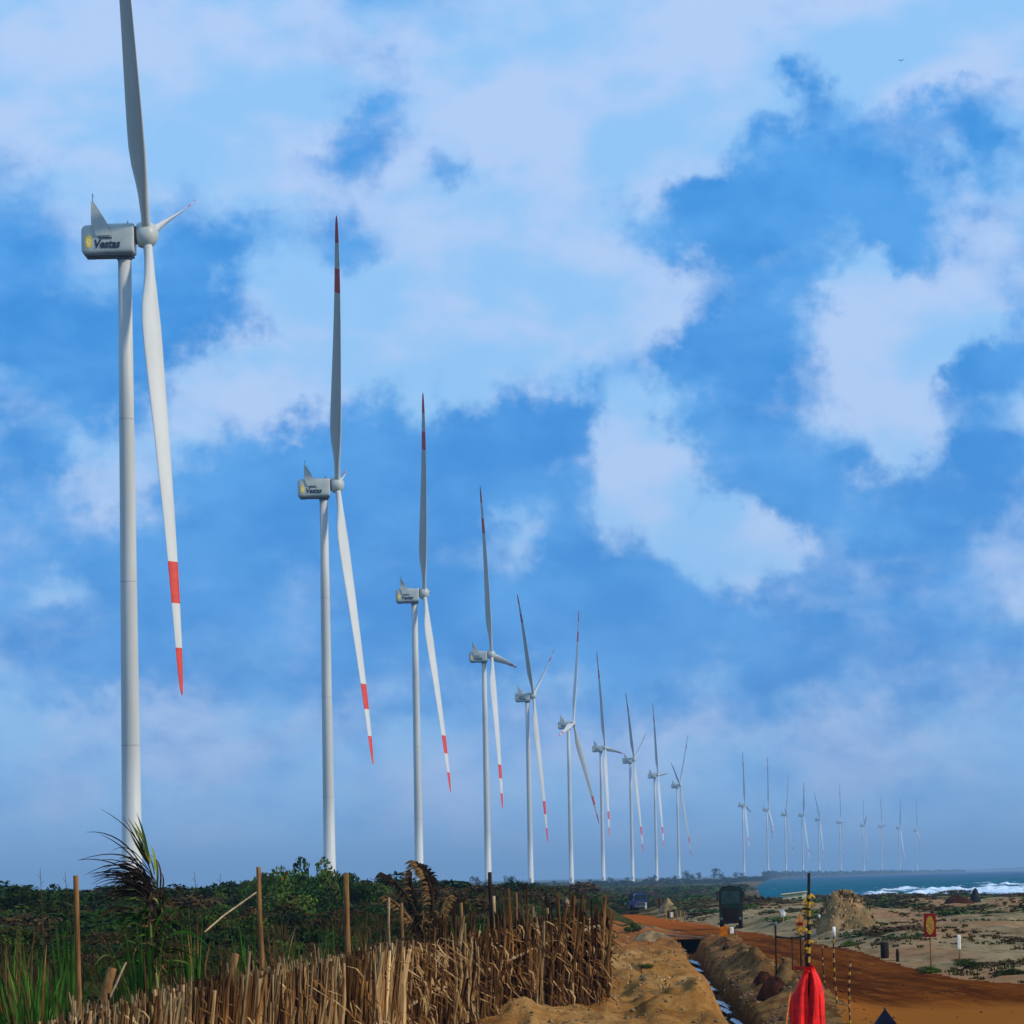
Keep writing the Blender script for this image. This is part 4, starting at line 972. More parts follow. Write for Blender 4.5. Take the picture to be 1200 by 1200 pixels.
# screw pine with wind blown leaves
def wind_plant():
    Y = 58.; root = empty('screw_pine', (*PY(165, 1110, Y)[:2], 0)); gx, gy = root.location[0], root.location[1]; g0 = hz(gx, gy); root.location[2] = g0
    tag(root, 'spiky screw pine, long leaves blown left, in front of the largest turbine tower', 'plant')
    c0 = PY(178, 1052, Y)-np.array(root.location)
    base = np.array([0, 0, -.1])
    MB().tube([base, base*.5+c0*.5+np.array([.02, 0, 0]), c0+np.array([0, 0, .03])], [.06, .055, .05], 9).build('trunk', M['bark'], root, True)
    rr = random.Random(12)
    def leaf(st, mid, end, w, mt):
        a, b_, c_ = [np.array(PY(p[0], p[1], Y+rr.uniform(-.12, .12)))-np.array(root.location) for p in (st, mid, end)]
        pts = []; ws = []
        for k in range(10):
            t_ = k/9; pts.append((1-t_)**2*a+2*t_*(1-t_)*b_+t_*t_*c_); ws.append(w*(.6+.5*math.sin(min(t_*2.4, 1.57)))*(1-t_**2.2)+.002)
        up = Vector((c_-a)).cross(Vector((0, 1, 0)))
        mb = MB(); mb.ribbon(pts, ws, up+Vector((0, rr.uniform(-.6, .6), 0)))
        p2 = [p+np.array([0, .008, -.003]) for p in pts]; mb.ribbon(p2, [v*.85 for v in ws], up+Vector((0, rr.uniform(-.6, .6), 0)))
        mb.build('leaf', M[mt], root)
    LV = [((178,1030),(170,975),(118,948)),((176,1035),(150,970),(100,975)),((176,1035),(160,985),(92,1008)),((176,1040),(150,995),(98,1026)),((176,1040),(135,1000),(90,1008)),((176,1042),(140,1015),(104,1024)),
      ((176,1045),(140,1020),(112,1037)),((176,1045),(150,1030),(125,1052)),((176,1048),(150,1040),(122,1046)),((176,1032),(150,990),(118,978)),((177,1042),(155,1010),(128,1050)),((176,1050),(140,1045),(128,1058)),
      ((180,1030),(166,990),(143,955)),((181,1025),(176,990),(150,960))]
    for a, b_, c_ in LV: leaf(a, b_, c_, .020, 'blade_dark')
    for i in range(85):
        a = (178+rr.gauss(0, 4), 1045+rr.gauss(0, 8)); q = rr.uniform(2.3, 3.5); l = rr.uniform(25, 75)
        e = (a[0]+l*math.cos(q), a[1]-l*math.sin(q)*rr.uniform(.5, 1.1)); mid = ((a[0]+e[0])/2, min(a[1], e[1])-rr.uniform(4, 22)); leaf(a, mid, e, .015, 'blade_dark')
    for a, b_, c_ in (((175,1012),(166,985),(150,958)),((177,1010),(168,980),(157,962)),((174,1005),(170,978),(160,952)),((172,1010),(160,990),(152,975)),((181,1020),(183,1000),(176,990)),((184,1045),(186,1008),(180,1005))):
        leaf(a, b_, c_, .045, 'blade_lime')
    for a, b_, c_ in (((184,1060),(196,1010),(176,1002)),((186,1060),(196,1028),(188,1022)),((185,1056),(194,1024),(190,1052))): leaf(a, b_, c_, .03, 'blade_dark')
    for i in range(110):
        a = (172+rr.gauss(0, 13), 1098+rr.gauss(0, 24)); q = rr.uniform(-.6, 3.7); l = rr.uniform(20, 52)
        e = (a[0]+l*math.cos(q), a[1]-l*math.sin(q)*.7+8); mid = ((a[0]+e[0])/2, min(a[1], e[1])-rr.uniform(4, 16)); leaf(a, mid, e, rr.uniform(.03, .055), rr.choice(['blade_lime', 'blade_green', 'leaf_dry', 'frond', 'blade_green', 'leaf_dark']))
    for i in range(44):
        a = (176+rr.gauss(0, 4), 1062+rr.uniform(0, 75)); e = (a[0]+rr.uniform(-22, 22), a[1]+rr.uniform(10, 34)); leaf(a, ((a[0]+e[0])/2+rr.uniform(-8, 8), a[1]-7), e, .034, rr.choice(['frond_dark', 'blade_dark', 'leaf_dark', 'frond', 'blade_green']))
    for i in range(16):
        a = (180+rr.gauss(0, 5), 1050+rr.gauss(0, 14)); e = (a[0]+rr.uniform(-16, 20), a[1]+rr.uniform(10, 45)); leaf(a, ((a[0]+e[0])/2+rr.uniform(-8, 8), a[1]-5), e, .028, rr.choice(['frond', 'frond_dark', 'reed']))
wind_plant()
# dry palmyra fronds
def frond_plant():
    Y = 71.; p = PY(500, 1120, Y); g0 = hz(p[0], Y); root = empty('dry_palm', (p[0], Y, g0)); ro = np.array(root.location)
    tag(root, 'clump of dead brown palm fronds curling left above the reed fence', 'plant')
    rr = random.Random(31)
    MB().tube([(0, 0, -.1), (.02, 0, .5), (0, 0, PY(500, 1090, Y)[2]-g0)], [.14, .15, .07], 9).build('trunk', M['frond_dark'], root, True)
    def frond(ctrl, n, ln, w, side, mt, mt2):
        P = np.array([PY(a, b_, Y+c_) for a, b_, c_ in ctrl])-ro; k = len(ctrl); tt = np.linspace(0, k-1, n)
        Q = np.stack([np.interp(tt, range(k), P[:, j]) for j in range(3)], -1)
        for _ in range(3): Q[1:-1] = (Q[:-2]+2*Q[1:-1]+Q[2:])/4
        fr = MB().tube(Q, [.055*(1-.7*i/n) for i in range(n)], 6).build('frond', M[mt2], root, True)
        mb = MB()
        for i in range(2, n):
            for rep in range(7):
                d = Q[min(i+1, n-1)]-Q[i-1]; d /= np.linalg.norm(d)+1e-9; l = ln*rr.uniform(.6, 1.15)
                sd = np.array(side)+np.array([rr.gauss(0, .25), rr.gauss(0, .5), rr.gauss(0, .25)]); v = d*.7+sd; v /= np.linalg.norm(v)
                p0 = Q[i]; p1 = p0+v*l*.55; p2 = p0+v*l+np.array([0, 0, -.25*l])
                mb.ribbon([p0, p1, p2], [w, w*.9, w*.1], (rr.uniform(-.4, .4), .6, 1), 0)
        mb.build('leaflets', M[mt], fr)
    frond([(505,1112,0), (508,1075,0), (506,1045,.1), (500,1025,.2), (488,1010,.2)], 22, .20, .036, (-.8, 0, -.5), 'frond', 'frond_dark')
    frond([(500,1112,0), (505,1070,.2), (509,1040,.2), (503,1022,.2), (492,1012,.3)], 22, .13, .034, (.6, 0, -.5), 'frond_dark', 'frond_dark')
    frond([(500,1112,0), (490,1078,0), (478,1052,0), (462,1032,-.1), (446,1023,-.1)], 22, .15, .045, (.1, 0, -.7), 'frond_dark', 'frond_dark')
    frond([(497,1112,0), (482,1080,-.1), (468,1062,-.1), (452,1050,-.1)], 16, .18, .036, (-.2, 0, -.8), 'frond', 'frond')
    frond([(500,1112,0), (494,1085,0), (488,1060,.2), (480,1035,.2), (482,1022,.2)], 16, .16, .034, (-.6, 0, -.4), 'frond', 'frond_dark')
    frond([(505,1112,0), (515,1080,.1), (520,1060,.1), (524,1052,.1)], 14, .16, .02, (.5, 0, -.6), 'frond', 'frond')
    mb = MB()
    for i in range(260):
        a = PY(500+rr.gauss(0, 9), 1100+rr.uniform(-32, 22), Y-.1+rr.gauss(0, .08))-ro; e = a+np.array([rr.gauss(0, .16), rr.gauss(0, .1), rr.uniform(-.3, .12)])
        mb.ribbon([a, (a+e)/2+np.array([0, 0, .04]), e], [.022, .026, .004], (1, .2, .3), rr.choice([0, 0, 0, 1]))
    tag(mb.build('dead_leaf_skirt', [M['frond_dark'], M['frond']], root), kind='stuff')
frond_plant()
# thin seed stalks against the sky
for i, (px, py, tx, ty) in enumerate(((54, 1062, 47, 1018), (268, 1048, 258, 1024), (238, 1052, 228, 1022), (350, 1020, 345, 1004) if False else (92, 1050, 76, 1022))):
    Y = 62; a = PY(px, py+60, Y); g0 = hz(a[0], Y); t_ = PY(tx, ty, Y)-np.array([a[0], Y, g0])
    mb = MB().tube([(0, 0, -.05), t_*.6+np.array([.02, 0, 0]), t_], [.010, .007, .003], 5)
    for k in range(6): 
        q = t_*(.8+.03*k); mb.ribbon([q, q+np.array([.03*(-1)**k, 0, .05]), q+np.array([.05*(-1)**k, 0, .06])], [.008, .010, .002], (0, .4, 1))
    o = mb.build('seed_stalk', M['leaf_dry']); o.location = (a[0], Y, g0); tag(o, ['pale seed stalk rising at the far left skyline', 'thin bent seed stalk left of the second tall post', 'thin leaning stalk right of the spiky plant', 'thin stalk just left of the leftmost fence post'][i], 'grass stalk')

# ------------------------------------------------------------------ ditch: culvert and puddles
def px_w(Y): return Y/FPX
p = PZ(806, 1118, DZ); Yc = p[1]; k = px_w(Yc)
cul = empty('drain_culvert', (p[0], Yc, DZ-.1), 0); tag(cul, 'square drain mouth at the far end of the ditch, its shaded inside painted black', 'drain')
w_, h_ = 23*k, 23*k
MB().box(-w_-.06, -w_+.05, 0, 3.5, -.1, h_+.02, 0, .015).build('side_wall', M['concrete'], cul)
MB().box(w_-.05, w_+.06, 0, 3.5, -.1, h_-.16, 0, .015).build('side_wall', M['concrete'], cul)
MB().add([(-w_-.06, -.02, h_+.023), (w_+.06, -.02, h_-.137), (w_+.06, 3.5, h_-.137), (-w_-.06, 3.5, h_+.023), (-w_-.06, -.02, h_+.09), (w_+.06, -.02, h_-.07), (w_+.06, 3.5, h_-.07), (-w_-.06, 3.5, h_+.09)],
  [(3, 2, 1, 0), (4, 5, 6, 7), (0, 1, 5, 4), (1, 2, 6, 5), (2, 3, 7, 6), (3, 0, 4, 7)]).build('cover_slab', M['concrete'], cul)
MB().box(-w_+.05, w_-.05, 3.3, 3.45, -.1, h_-.16).build('shade_wall', M['black'], cul)  # black sheet painted in for the shadow inside the trench cut
MB().box(-w_*.55-.03, -w_*.55+.02, .02, .08, 0, h_-.12).build('upright', M['wood'], cul)
Mw = bpy.data.materials.new('ditch_water'); Mw.use_nodes = True; t = Mw.node_tree; b = t.nodes['Principled BSDF']
g0_ = t.nodes.new('ShaderNodeTexCoord').outputs['Object']
t.links.new(mixc(t, mrange(t, noise(t, g0_, 4, 4, .6), .4, .6), (0.12, 0.12, 0.17), (0.05, 0.04, 0.05)), b.inputs['Base Color']); b.inputs['Roughness'].default_value = .08
bn = t.nodes.new('ShaderNodeBump'); bn.inputs['Strength'].default_value = .15; bn.inputs['Distance'].default_value = .02
t.links.new(noise(t, g0_, 9, 3, .5), bn.inputs['Height']); t.links.new(bn.outputs[0], b.inputs['Normal'])
for (px, py, wx, ly, lab) in ((800, 1128, 8, 7, ''), (806, 1136, 7, 5, ''), (820, 1149, 9, 5, ''), (829, 1157, 10, 4, ''), (845, 1176, 9, 4, ''), (853, 1184, 8, 3, ''), (850, 1197, 8, 3, '')):
    p = PZ(px, py, DZ+.12); p[0] = float(xditch(p[1])-.13*fbm(np.array([p[1]/7]), np.array([0.]), 3, 91)[0]); k = px_w(p[1]); mb = MB(); n = 22; vs = [(0, 0, 0)]; rr = random.Random(px)
    for i in range(n):
        q = 2*math.pi*i/n; r_ = rr.uniform(.55, 1.2); vs.append((r_*wx*k/2*1.25*math.cos(q), r_*ly*math.sin(q), 0))
    mb.add(vs, [(0, 1+i, 1+(i+1) % n) for i in range(n)]); o = mb.build('puddle', Mw); o.location = (p[0], p[1], DZ+.12); tag(o, kind='structure')

# dark heaps, mounds
def heap(name, px, pyb, wpx, hpx, mtl, label, cat, seed, na=.18, ry=1.0, pointy=0.0, z=None, sink=.15, ground=None):
    p = onground(px, pyb) if ground is None else PY(px, pyb, ground); k = px_w(p[1]); w = wpx*k/2; h = hpx*k
    rr = np.random.default_rng(seed); nu, nv = 44, 20; vs = []
    for i in range(nv+1):
        t_ = i/nv
        for j in range(nu):
            q = 2*math.pi*j/nu; c_, s_ = math.cos(q), math.sin(q)
            r_ = t_*(1+na*.9*float(fbm(np.array([c_*1.5+seed]), np.array([s_*1.5]), 3, seed)[0]))
            prof = (1-t_**2)**(.85+pointy) if pointy < .5 else (1-t_)**pointy
            zz = h*prof*(1+na*float(fbm(np.array([c_*t_*3+seed]), np.array([s_*t_*3]), 4, seed+3)[0]))
            vs.append((r_*w*c_, r_*w*ry*s_, zz-sink*t_*h*(1 if name != 'soil_heap' else 1.6)))
    fs = [(i*nu+j, (i+1)*nu+j, (i+1)*nu+(j+1) % nu, i*nu+(j+1) % nu) for i in range(nv) for j in range(nu)]
    o = MB().add(vs, fs).build(name, mtl, None, True); o.location = (p[0], p[1], p[2]); tag(o, label, cat); return o
heap('sand_mound', 990, 1086, 74, 43, M['heap_sand'], 'large rounded sand mound with dry grass by the sea', 'sand mound', 5, .32)
heap('sand_mound', 783, 1068, 26, 18, M['heap_sand'], 'pinkish sand mound behind the dark figure by the road', 'sand mound', 6, .25, pointy=.9)
heap('sand_mound', 765, 1102, 50, 10, M['heap_sand'], 'low reddish sand heap left of the drain', 'sand mound', 7, .3)
heap('soil_heap', 908, 1166, 46, 22, M['heap_dark'], 'dark soil heap between the ditch and the striped pole', 'soil heap', 8, .3)
heap('soil_heap', 896, 1150, 26, 12, M['heap_dark'], 'smaller dark heap just left of the big dark soil heap', 'soil heap', 18, .35)
heap('rock', 1143, 1058, 15, 17, M['rock'], 'dark pointed rock on the dune crest in front of the surf', 'rock', 9, .2, pointy=.25, sink=.05)
heap('sand_mound', 1122, 1058, 34, 9, M['heap_dark'], 'low red brown mound left of the dark pointed rock', 'mound', 10, .3)
heap('rock', 1074, 1056, 9, 3.5, M['rock'], 'small black rock on the dune crest, left one of two', 'rock', 11, .2)
heap('rock', 1094, 1054, 8, 3.5, M['rock'], 'small black rock on the dune crest, right one of two', 'rock', 12, .2)
heap('thatched_heap', 664, 1068, 24, 16, M['thatch'], 'pale grey brown thatch heap beyond the right end of the fence', 'heap', 13, .15, pointy=.9)
# dry grass on the large mound
pm = onground(990, 1086); km = px_w(pm[1]); g = np.random.default_rng(3); P = []
for i in range(420):
    a = g.uniform(0, 6.28); t_ = g.uniform(.1, .98); w = 37*km; P.append((pm[0]+t_*w*math.cos(a), pm[1]+t_*w*math.sin(a), pm[2]+43*km*((1-t_*t_)**.85)*.95-.15*t_*43*km))
tuft_stuff('mound_grass', P, .13, 7, [M['reed_pale'], M['leaf_dry']], 'dry straw coloured grass on the large sand mound', 9)

# ------------------------------------------------------------------ road furniture
def striped(mb, pts, rad, n, bands, mi=(0, 1)):
    pts = [np.array(p, float) for p in pts]; k = len(pts); tt = np.linspace(0, k-1, bands+1)
    Q = np.stack([np.interp(tt, range(k), [p[j] for p in pts]) for j in range(3)], -1)
    for i in range(bands): mb.tube([Q[i], Q[i+1]], rad, n, mi[i % 2], cap=True)
def px_post(px, yt, yb, name, label, cat, Y=None):
    p = onground(px, yb) if Y is None else PY(px, yb, Y); o = empty(name, (p[0], p[1], p[2] if Y is None else hz(p[0], Y)))
    tag(o, label, cat); return o, px_w(p[1]), np.array(o.location)
# tall barrier pole with tape and red cloth
Yp = 46.; pt = PY(948, 1023, Yp); g0 = hz(pt[0]-.0, Yp)
root = empty('barrier_pole', (pt[0], Yp, g0)); tag(root, 'tall dark pole wound with yellow and black tape, red cloth tied to it', 'pole'); ro = np.array(root.location)
q = lambda px, py, dy=0: PY(px, py, Yp+dy)-ro
MB().tube([(q(946, 1200)*[1, 1, 0])+np.array([0, 0, -.3]), q(947, 1130), q(948, 1023)], [.017, .016, .016], 10).build('pole', M['black'], root, True)
mb = MB(); rr = random.Random(2)
ys = [1049+v for v in (0, 4, 8, 15, 18, 25, 29, 34, 41, 45, 52, 57, 61, 68, 72, 79, 84, 91)]
for i in range(len(ys)-1):
    a, b_ = q(948, ys[i]), q(947.5, ys[i+1]); a = a+np.array([rr.uniform(-.004, .004), 0, 0]); MB().tube([a, b_], .018+rr.uniform(0, .006), 8).build('tape_band', M[('yellow', 'black')[i % 2]], root)
mb = MB(); 
for i in range(16):
    a = q(948+rr.uniform(-1, 1), rr.uniform(1048, 1132)); e = a+np.array([rr.choice([-1, -1, 1])*rr.uniform(.03, .08), rr.uniform(-.05, .05), rr.uniform(-.06, .03)])
    mb.ribbon([a, (a+e)/2+np.array([0, 0, .01]), e], [.03, .026, .014], (.2, .2, 1), rr.choice([0, 0, 1]))
mb.build('tape_knot', [M['yellow'], M['black']], root)
# red cloth: folded hanging sheets around the pole
cl = empty('red_cloth', (pt[0], Yp-.04, PY(948, 1132, Yp)[2])); tag(cl, 'bright red cloth bundled on the tall striped pole at the bottom of the photo', 'cloth'); cr = np.array(cl.location)
def fold(px_top, px_bot, wt, wb, yb, dy, seed, y0=1133):
    rr = random.Random(seed); mb = MB(); n = 16; mrows = 18; vs = []
    for i in range(mrows):
        t_ = i/(mrows-1); y = y0+(yb-y0)*t_; c_ = px_top+(px_bot-px_top)*(math.sin(min(t_*5.2, 1.57))**.8); w = wt+(wb-wt)*(min(t_*3.2, 1)**.55)
        for j in range(n):
            a = 2*math.pi*j/n; rip = 1+.22*math.sin(3*a+seed+t_*2.5)+.12*math.sin(5*a+seed*2-t_*3); c_ += .5*math.sin(t_*7+seed*1.7)*t_*.4
            p = PY(c_, y, Yp+dy)-cr; vs.append(p+np.array([math.cos(a)*w/2*px_w(Yp)*rip, math.sin(a)*w*.42*px_w(Yp)*rip, 0]))
    fs = [(i*n+j, i*n+(j+1) % n, (i+1)*n+(j+1) % n, (i+1)*n+j) for i in range(mrows-1) for j in range(n)]+[tuple(range(n)), tuple(range(mrows*n-1, (mrows-1)*n-1, -1))]
    mb.add(vs, fs); return mb.build('fold', M['red_cloth'], cl, True)
for args in ((945, 932, 4, 9, 1262, -.05, 1, 1141), (945, 937, 4, 9, 1250, -.09, 2, 1137), (946, 942.5, 4, 8, 1256, -.07, 3, 1133), (950, 952.5, 3, 7, 1242, -.03, 4, 1130), (951, 957, 4, 8, 1240, -.08, 5, 1131), (952, 962, 4, 8, 1262, -.05, 6, 1135), (950, 955, 3, 5, 1230, -.13, 7, 1134), (945, 939, 3, 5, 1246, -.14, 8, 1139), (944, 929, 3, 6, 1236, -.02, 9, 1150)): fold(*args)
MB().tube([q(947, 1136)+ro-cr+np.array([-.045, -.05, 0]), q(947, 1139)+ro-cr+np.array([0, -.09, 0]), q(949, 1136)+ro-cr+np.array([.05, -.05, 0])], .012, 6).build('tie_knot', M['red_cloth'], cl, True)
# thin red cord left of the cloth
a, b_ = PY(926, 1163, 60), PY(920, 1222, 58)
o = MB().tube([(0, 0, 0), (b_-a)*.5+np.array([-.01, 0, 0]), b_-a, (b_-a)+np.array([-.02, -.3, -(b_[2]-hz(b_[0], b_[1]))])], .012, 6).build('cord', M['orange'], None, True); o.location = tuple(a); tag(o, 'thin orange red cord hanging left of the red cloth', 'cord')
# striped stakes
STK = [(964, 1106, 968, 1172, 'thin faded red and white stake nearest the red cloth'), (977, 1086, 981, 1188, 'white tipped striped stake, middle one of the three right of the red cloth'), (996.5, 1126, 996.5, 1203, 'striped stake farthest right of the three beside the red cloth')]
for i, (xt, yt, xb, yb, lab) in enumerate(STK):
    p = PZ(xb, yb, 0); g0 = hz(p[0], p[1]); root = empty('marker_stake', (p[0], p[1], g0)); tag(root, lab, 'stake', 'striped marker stakes at the road edge'); ro = np.array(root.location); Y = p[1]
    T = PY(xt, yt, Y)-ro; n = 7; pts = [np.array([0, 0, -.25])]+[T*t_+np.array([-.03*math.sin(t_*3.1), 0, 0]) for t_ in np.linspace(0, 1, n)]
    MB().tube(pts, .014, 7).build('stake', M['black'], root, True)
    mb = MB(); tt = np.linspace(.04, .97, 16); A_ = np.array(pts[1:])
    for j in range(15):
        qa, qb = [np.array([np.interp(t_*(n-1), range(n), A_[:, c_]) for c_ in range(3)]) for t_ in (tt[j], tt[j+1]-.012)]
        if j % 2 == 0: MB().tube([qa, qb], .023 if i else .017, 8).build('painted_band', M['pale_orange' if (j//2) % 3 else ('yellow' if i else 'red_dark')], root)
    if i == 1: MB().tube([T*.87, T*1.0], .036, 10).build('white_cap', M['white_paint'], root, True)
# white topped posts
for px, yt, ym, yb, lab in ((1124.5, 1096, 1113, 1128, 'short white post on the dune slope right of the square sign'),):
    o, k, ro = px_post(px, yt, yb, 'marker_post', lab, 'post'); Y = o.location[1]
    MB().tube([(0, 0, -.1), PY(px, ym, Y)-ro], 1.0*k, 6).build('stake', M['wood'], o, True)
    MB().box(-2*k, 2*k, -1.5*k, 1.5*k, (yb-ym)*k, (yb-yt)*k, 0, .6*k).build('white_panel', M['white_paint'], o)
# square sign with yellow disc
o, k, ro = px_post(1091, 1071, 1134, 'road_sign', 'square red bordered sign with a yellow disc beside the road', 'sign')
H0 = (1134-1098.5)*k; H1 = (1134-1071)*k; W = 7*k
MB().tube([(0, 0, -.2), (0, 0, H1-.05)], .022, 8).build('post', M['wood'], o, True)
MB().box(-W, W, -.06, -.03, H0, H1, 0, .004).build('panel', M['red_dark'], o)
cz = (H0+H1)/2
MB().prism([(.68*W*math.cos(a), cz+.78*(H1-H0)/2*math.sin(a)) for a in np.linspace(2*math.pi, 0, 26, endpoint=False)], -.068, -.061).build('disc', M['yellow'], o)
mb = MB()
for bx, bz in ((-.16, .12), (0.02, .0), (.16, .1), (-.08, -.14), (.12, -.16)): mb.box(bx*W*1.3-.015, bx*W*1.3+.015, -.0705, -.069, cz+bz*(H1-H0)*.6-.03, cz+bz*(H1-H0)*.6+.03)
mb.build('faded_symbol', M['wood'], o)
# yellow arrow shaped sign
o, k, ro = px_post(939, 1071, 1136, 'warning_sign', 'orange yellow pointed sign with a dark red bar left of the tall pole', 'sign')
z = lambda y: (1136-y)*k
MB().tube([(0, 0, -.2), (0, 0, z(1090))], .022, 8).build('post', M['wood_dark'], o, True)
MB().prism([(-6.5*k, z(1082)), (-1.2*k, z(1071)), (1.2*k, z(1071)), (6.5*k, z(1082)), (5*k, z(1092)), (0, z(1096)), (-5*k, z(1092))][::-1], -.06, -.03).build('panel', M['pale_orange'], o)
MB().prism([(-4.8*k, z(1087)), (-4.8*k, z(1090)), (0, z(1094)), (4.8*k, z(1090)), (4.8*k, z(1087))], -.068, -.061).build('lower_band', M['yellow'], o)
MB().box(-3*k, 3*k, -.078, -.07, z(1084.6), z(1081)).build('bar', M['red_dark'], o)
# dark posts with sagging rope
o, k, ro = px_post(910, 1082, 1141, 'barrier', 'dark post barrier with a sagging rope left of the tall striped pole', 'barrier')
z = lambda y: (1141-y)*k
for dx, yt, yb in ((0, 1085, 1141), (19, 1098, 1141), (35, 1095, 1141)):
    MB().tube([(dx*k, dx*.002, -.2), (dx*k, 0, z(yt))], .024 if dx != 19 else .014, 8).build('post', M['wood_dark'], o, True)
MB().tube([(0, 0, z(1086)), (0, 0, z(1081))], .038, 8).build('post_cap', M['grey_paint'], o, True)
pts = [(dx*k, -.03, z(1098)+(-2.0*math.sin(dx/35*math.pi))*k) for dx in np.linspace(0, 35, 10)]
MB().tube(pts, .022, 6).build('rope', M['black'], o, True)
MB().box(20*k, 34*k, -.05, -.02, z(1137), z(1133), 0, .005).build('low_board', M['red_dark'], o)
# orange lamp marker before the truck
o, k, ro = px_post(851, 1084, 1113, 'road_marker', 'orange marker panel on a thin leg in front of the dark green truck', 'marker')
z = lambda y: (1113-y)*k
MB().tube([(0, 0, -.1), (0, 0, z(1097))], .02, 8).build('leg', M['wood_dark'], o, True)
MB().prism([(-7.5*k, z(1097)), (-7*k, z(1087)), (-1*k, z(1085)), (4*k, z(1086.5)), (4.5*k, z(1096)), (1*k, z(1099)), (-3*k, z(1096.5))], -.06, .0).build('orange_panel', M['orange'], o)
MB().box(4.6*k, 9*k, -.10, .03, z(1095), z(1087), 0, .8*k).build('white_panel', M['white_paint'], o)
MB().ball((0, 0, .06), (.14, .14, .08), 10, 6, noise_amp=.2).build('foot', M['wood_dark'], o)
# dark drum and post by the road's far edge
o, k, ro = px_post(1037, 1104, 1123, 'drum', 'dark squat drum at the far edge of the road', 'drum')
MB().tube([(0, 0, -.02), (0, 0, .15*19*k), (0, 0, .9*19*k), (0, 0, 19*k)], [4.2*k, 5*k, 4.8*k, 3*k], 14).build('drum_body', M['rubber'], o, True)
MB().tube([(-3*k, 0, 19*k), (-3*k, 0, 21*k), (3*k, 0, 21*k), (3*k, 0, 19*k)], .6*k, 5).build('handle', M['rubber'], o)
o, k, ro = px_post(1052, 1112, 1127, 'bollard', 'short dark post right of the squat drum', 'post')
MB().tube([(0, 0, -.1), (0, 0, 12*k), (0, 0, 15*k)], [2*k, 1.9*k, 1.2*k], 10).build('post_body', M['wood_dark'], o, True)
MB().tube([(0, 0, 8*k), (0, 0, 9.5*k)], 2.3*k, 10).build('collar', M['rubber'], o)
# yellow stakes near the blue vehicle
for i in range(6):
    px = 781+i*4.2; p = onground(px, 1079+i*.3); k = px_w(p[1]); mb = MB(); h = (11+random.uniform(-1, 3))*k
    mb.tube([(0, 0, -.1), (random.uniform(-.03, .03), 0, h)], .035, 6, 0); o = mb.build('stake', M['yellow' if i % 2 == 0 else 'wood']); o.location = (p[0], p[1], p[2])
    tag(o, 'thin %s stake, %s from the left in the little row below the dark figure' % ('yellow' if i % 2 == 0 else 'brown', ['first', 'second', 'third', 'fourth', 'fifth', 'last'][i]), 'stake', 'stakes in the little row by the road')
o, k, ro = px_post(787, 1066, 1077, 'marker_board', 'small dark board with a white patch behind the row of yellow stakes', 'sign')
MB().box(-5*k, 4*k, -.03, .03, 1*k, 10*k, 0, .01).build('board', M['black'], o); MB().box(-1*k, 2*k, -.05, -.031, 2*k, 8*k).build('white_patch', M['white_paint'], o); MB().tube([(-3*k, 0, -.1), (-3*k, 0, 2*k)], .03, 6).build('leg', M['wood'], o); MB().tube([(3*k, 0, -.1), (3*k, 0, 2*k)], .03, 6).build('leg', M['wood'], o)
# white pale shrub / flag and pale posts on the dune
o, k, ro = px_post(918, 1063, 1082, 'flag', 'small ragged white flag on a stick right of the dark green truck', 'flag')
MB().tube([(0, 0, -.1), (0, 0, 19*k)], .02, 6).build('stick', M['wood_pale'], o)
MB().add([(0, 0, 18*k), (-4.5*k, .05, 14*k), (-2*k, -.03, 11*k), (-3*k, .02, 7*k), (2*k, 0, 8*k), (4*k, .04, 12*k), (1.5*k, 0, 14*k)], [(0, 1, 2), (0, 2, 6), (2, 3, 4), (2, 4, 5), (2, 5, 6)]).build('flag_cloth', M['cloth_white'], o)
o, k, ro = px_post(961, 1072, 1110, 'marker_post', 'thin pale post with a light top right of the tall striped pole', 'post')
MB().tube([(0, 0, -.1), (0, 0, 34*k)], .014, 6).build('stake', M['wood'], o); MB().ball((0, 0, 36*k), (1.4*k, 1.4*k, 2.4*k), 8, 6, noise_amp=.3).build('pale_tip', M['cloth_white'], o)
# navy canvas peak at the bottom edge
p = PY(1037, 1182, 40); g0 = hz(p[0], 40); o = empty('canvas_canopy', (p[0], 40, g0)); tag(o, 'dark navy pointed canvas top poking in at the bottom edge', 'canopy')
hp = p[2]-g0; s = .34
v = [(0, 0, hp), (-s, -s, hp-.62), (s, -s, hp-.62), (s, s, hp-.62), (-s, s, hp-.62), (-s*.42, -s*.42, hp-.20), (s*.42, -s*.42, hp-.20), (s*.42, s*.42, hp-.20), (-s*.42, s*.42, hp-.20)]
MB().add(v, [(0, 5, 6), (0, 6, 7), (0, 7, 8), (0, 8, 5), (5, 1, 2, 6), (6, 2, 3, 7), (7, 3, 4, 8), (8, 4, 1, 5)]).build('canvas_top', M['canvas_navy'], o)
for sx, sy in ((-1, -1), (1, -1), (1, 1), (-1, 1)): MB().tube([(sx*s*.96, sy*s*.96, -.1), (sx*s*.96, sy*s*.96, hp-.60)], .018, 8).build('leg', M['dark_metal'], o)
MB().ball((0, 0, hp+.003), .014, 8, 6).build('finial', M['dark_metal'], o)

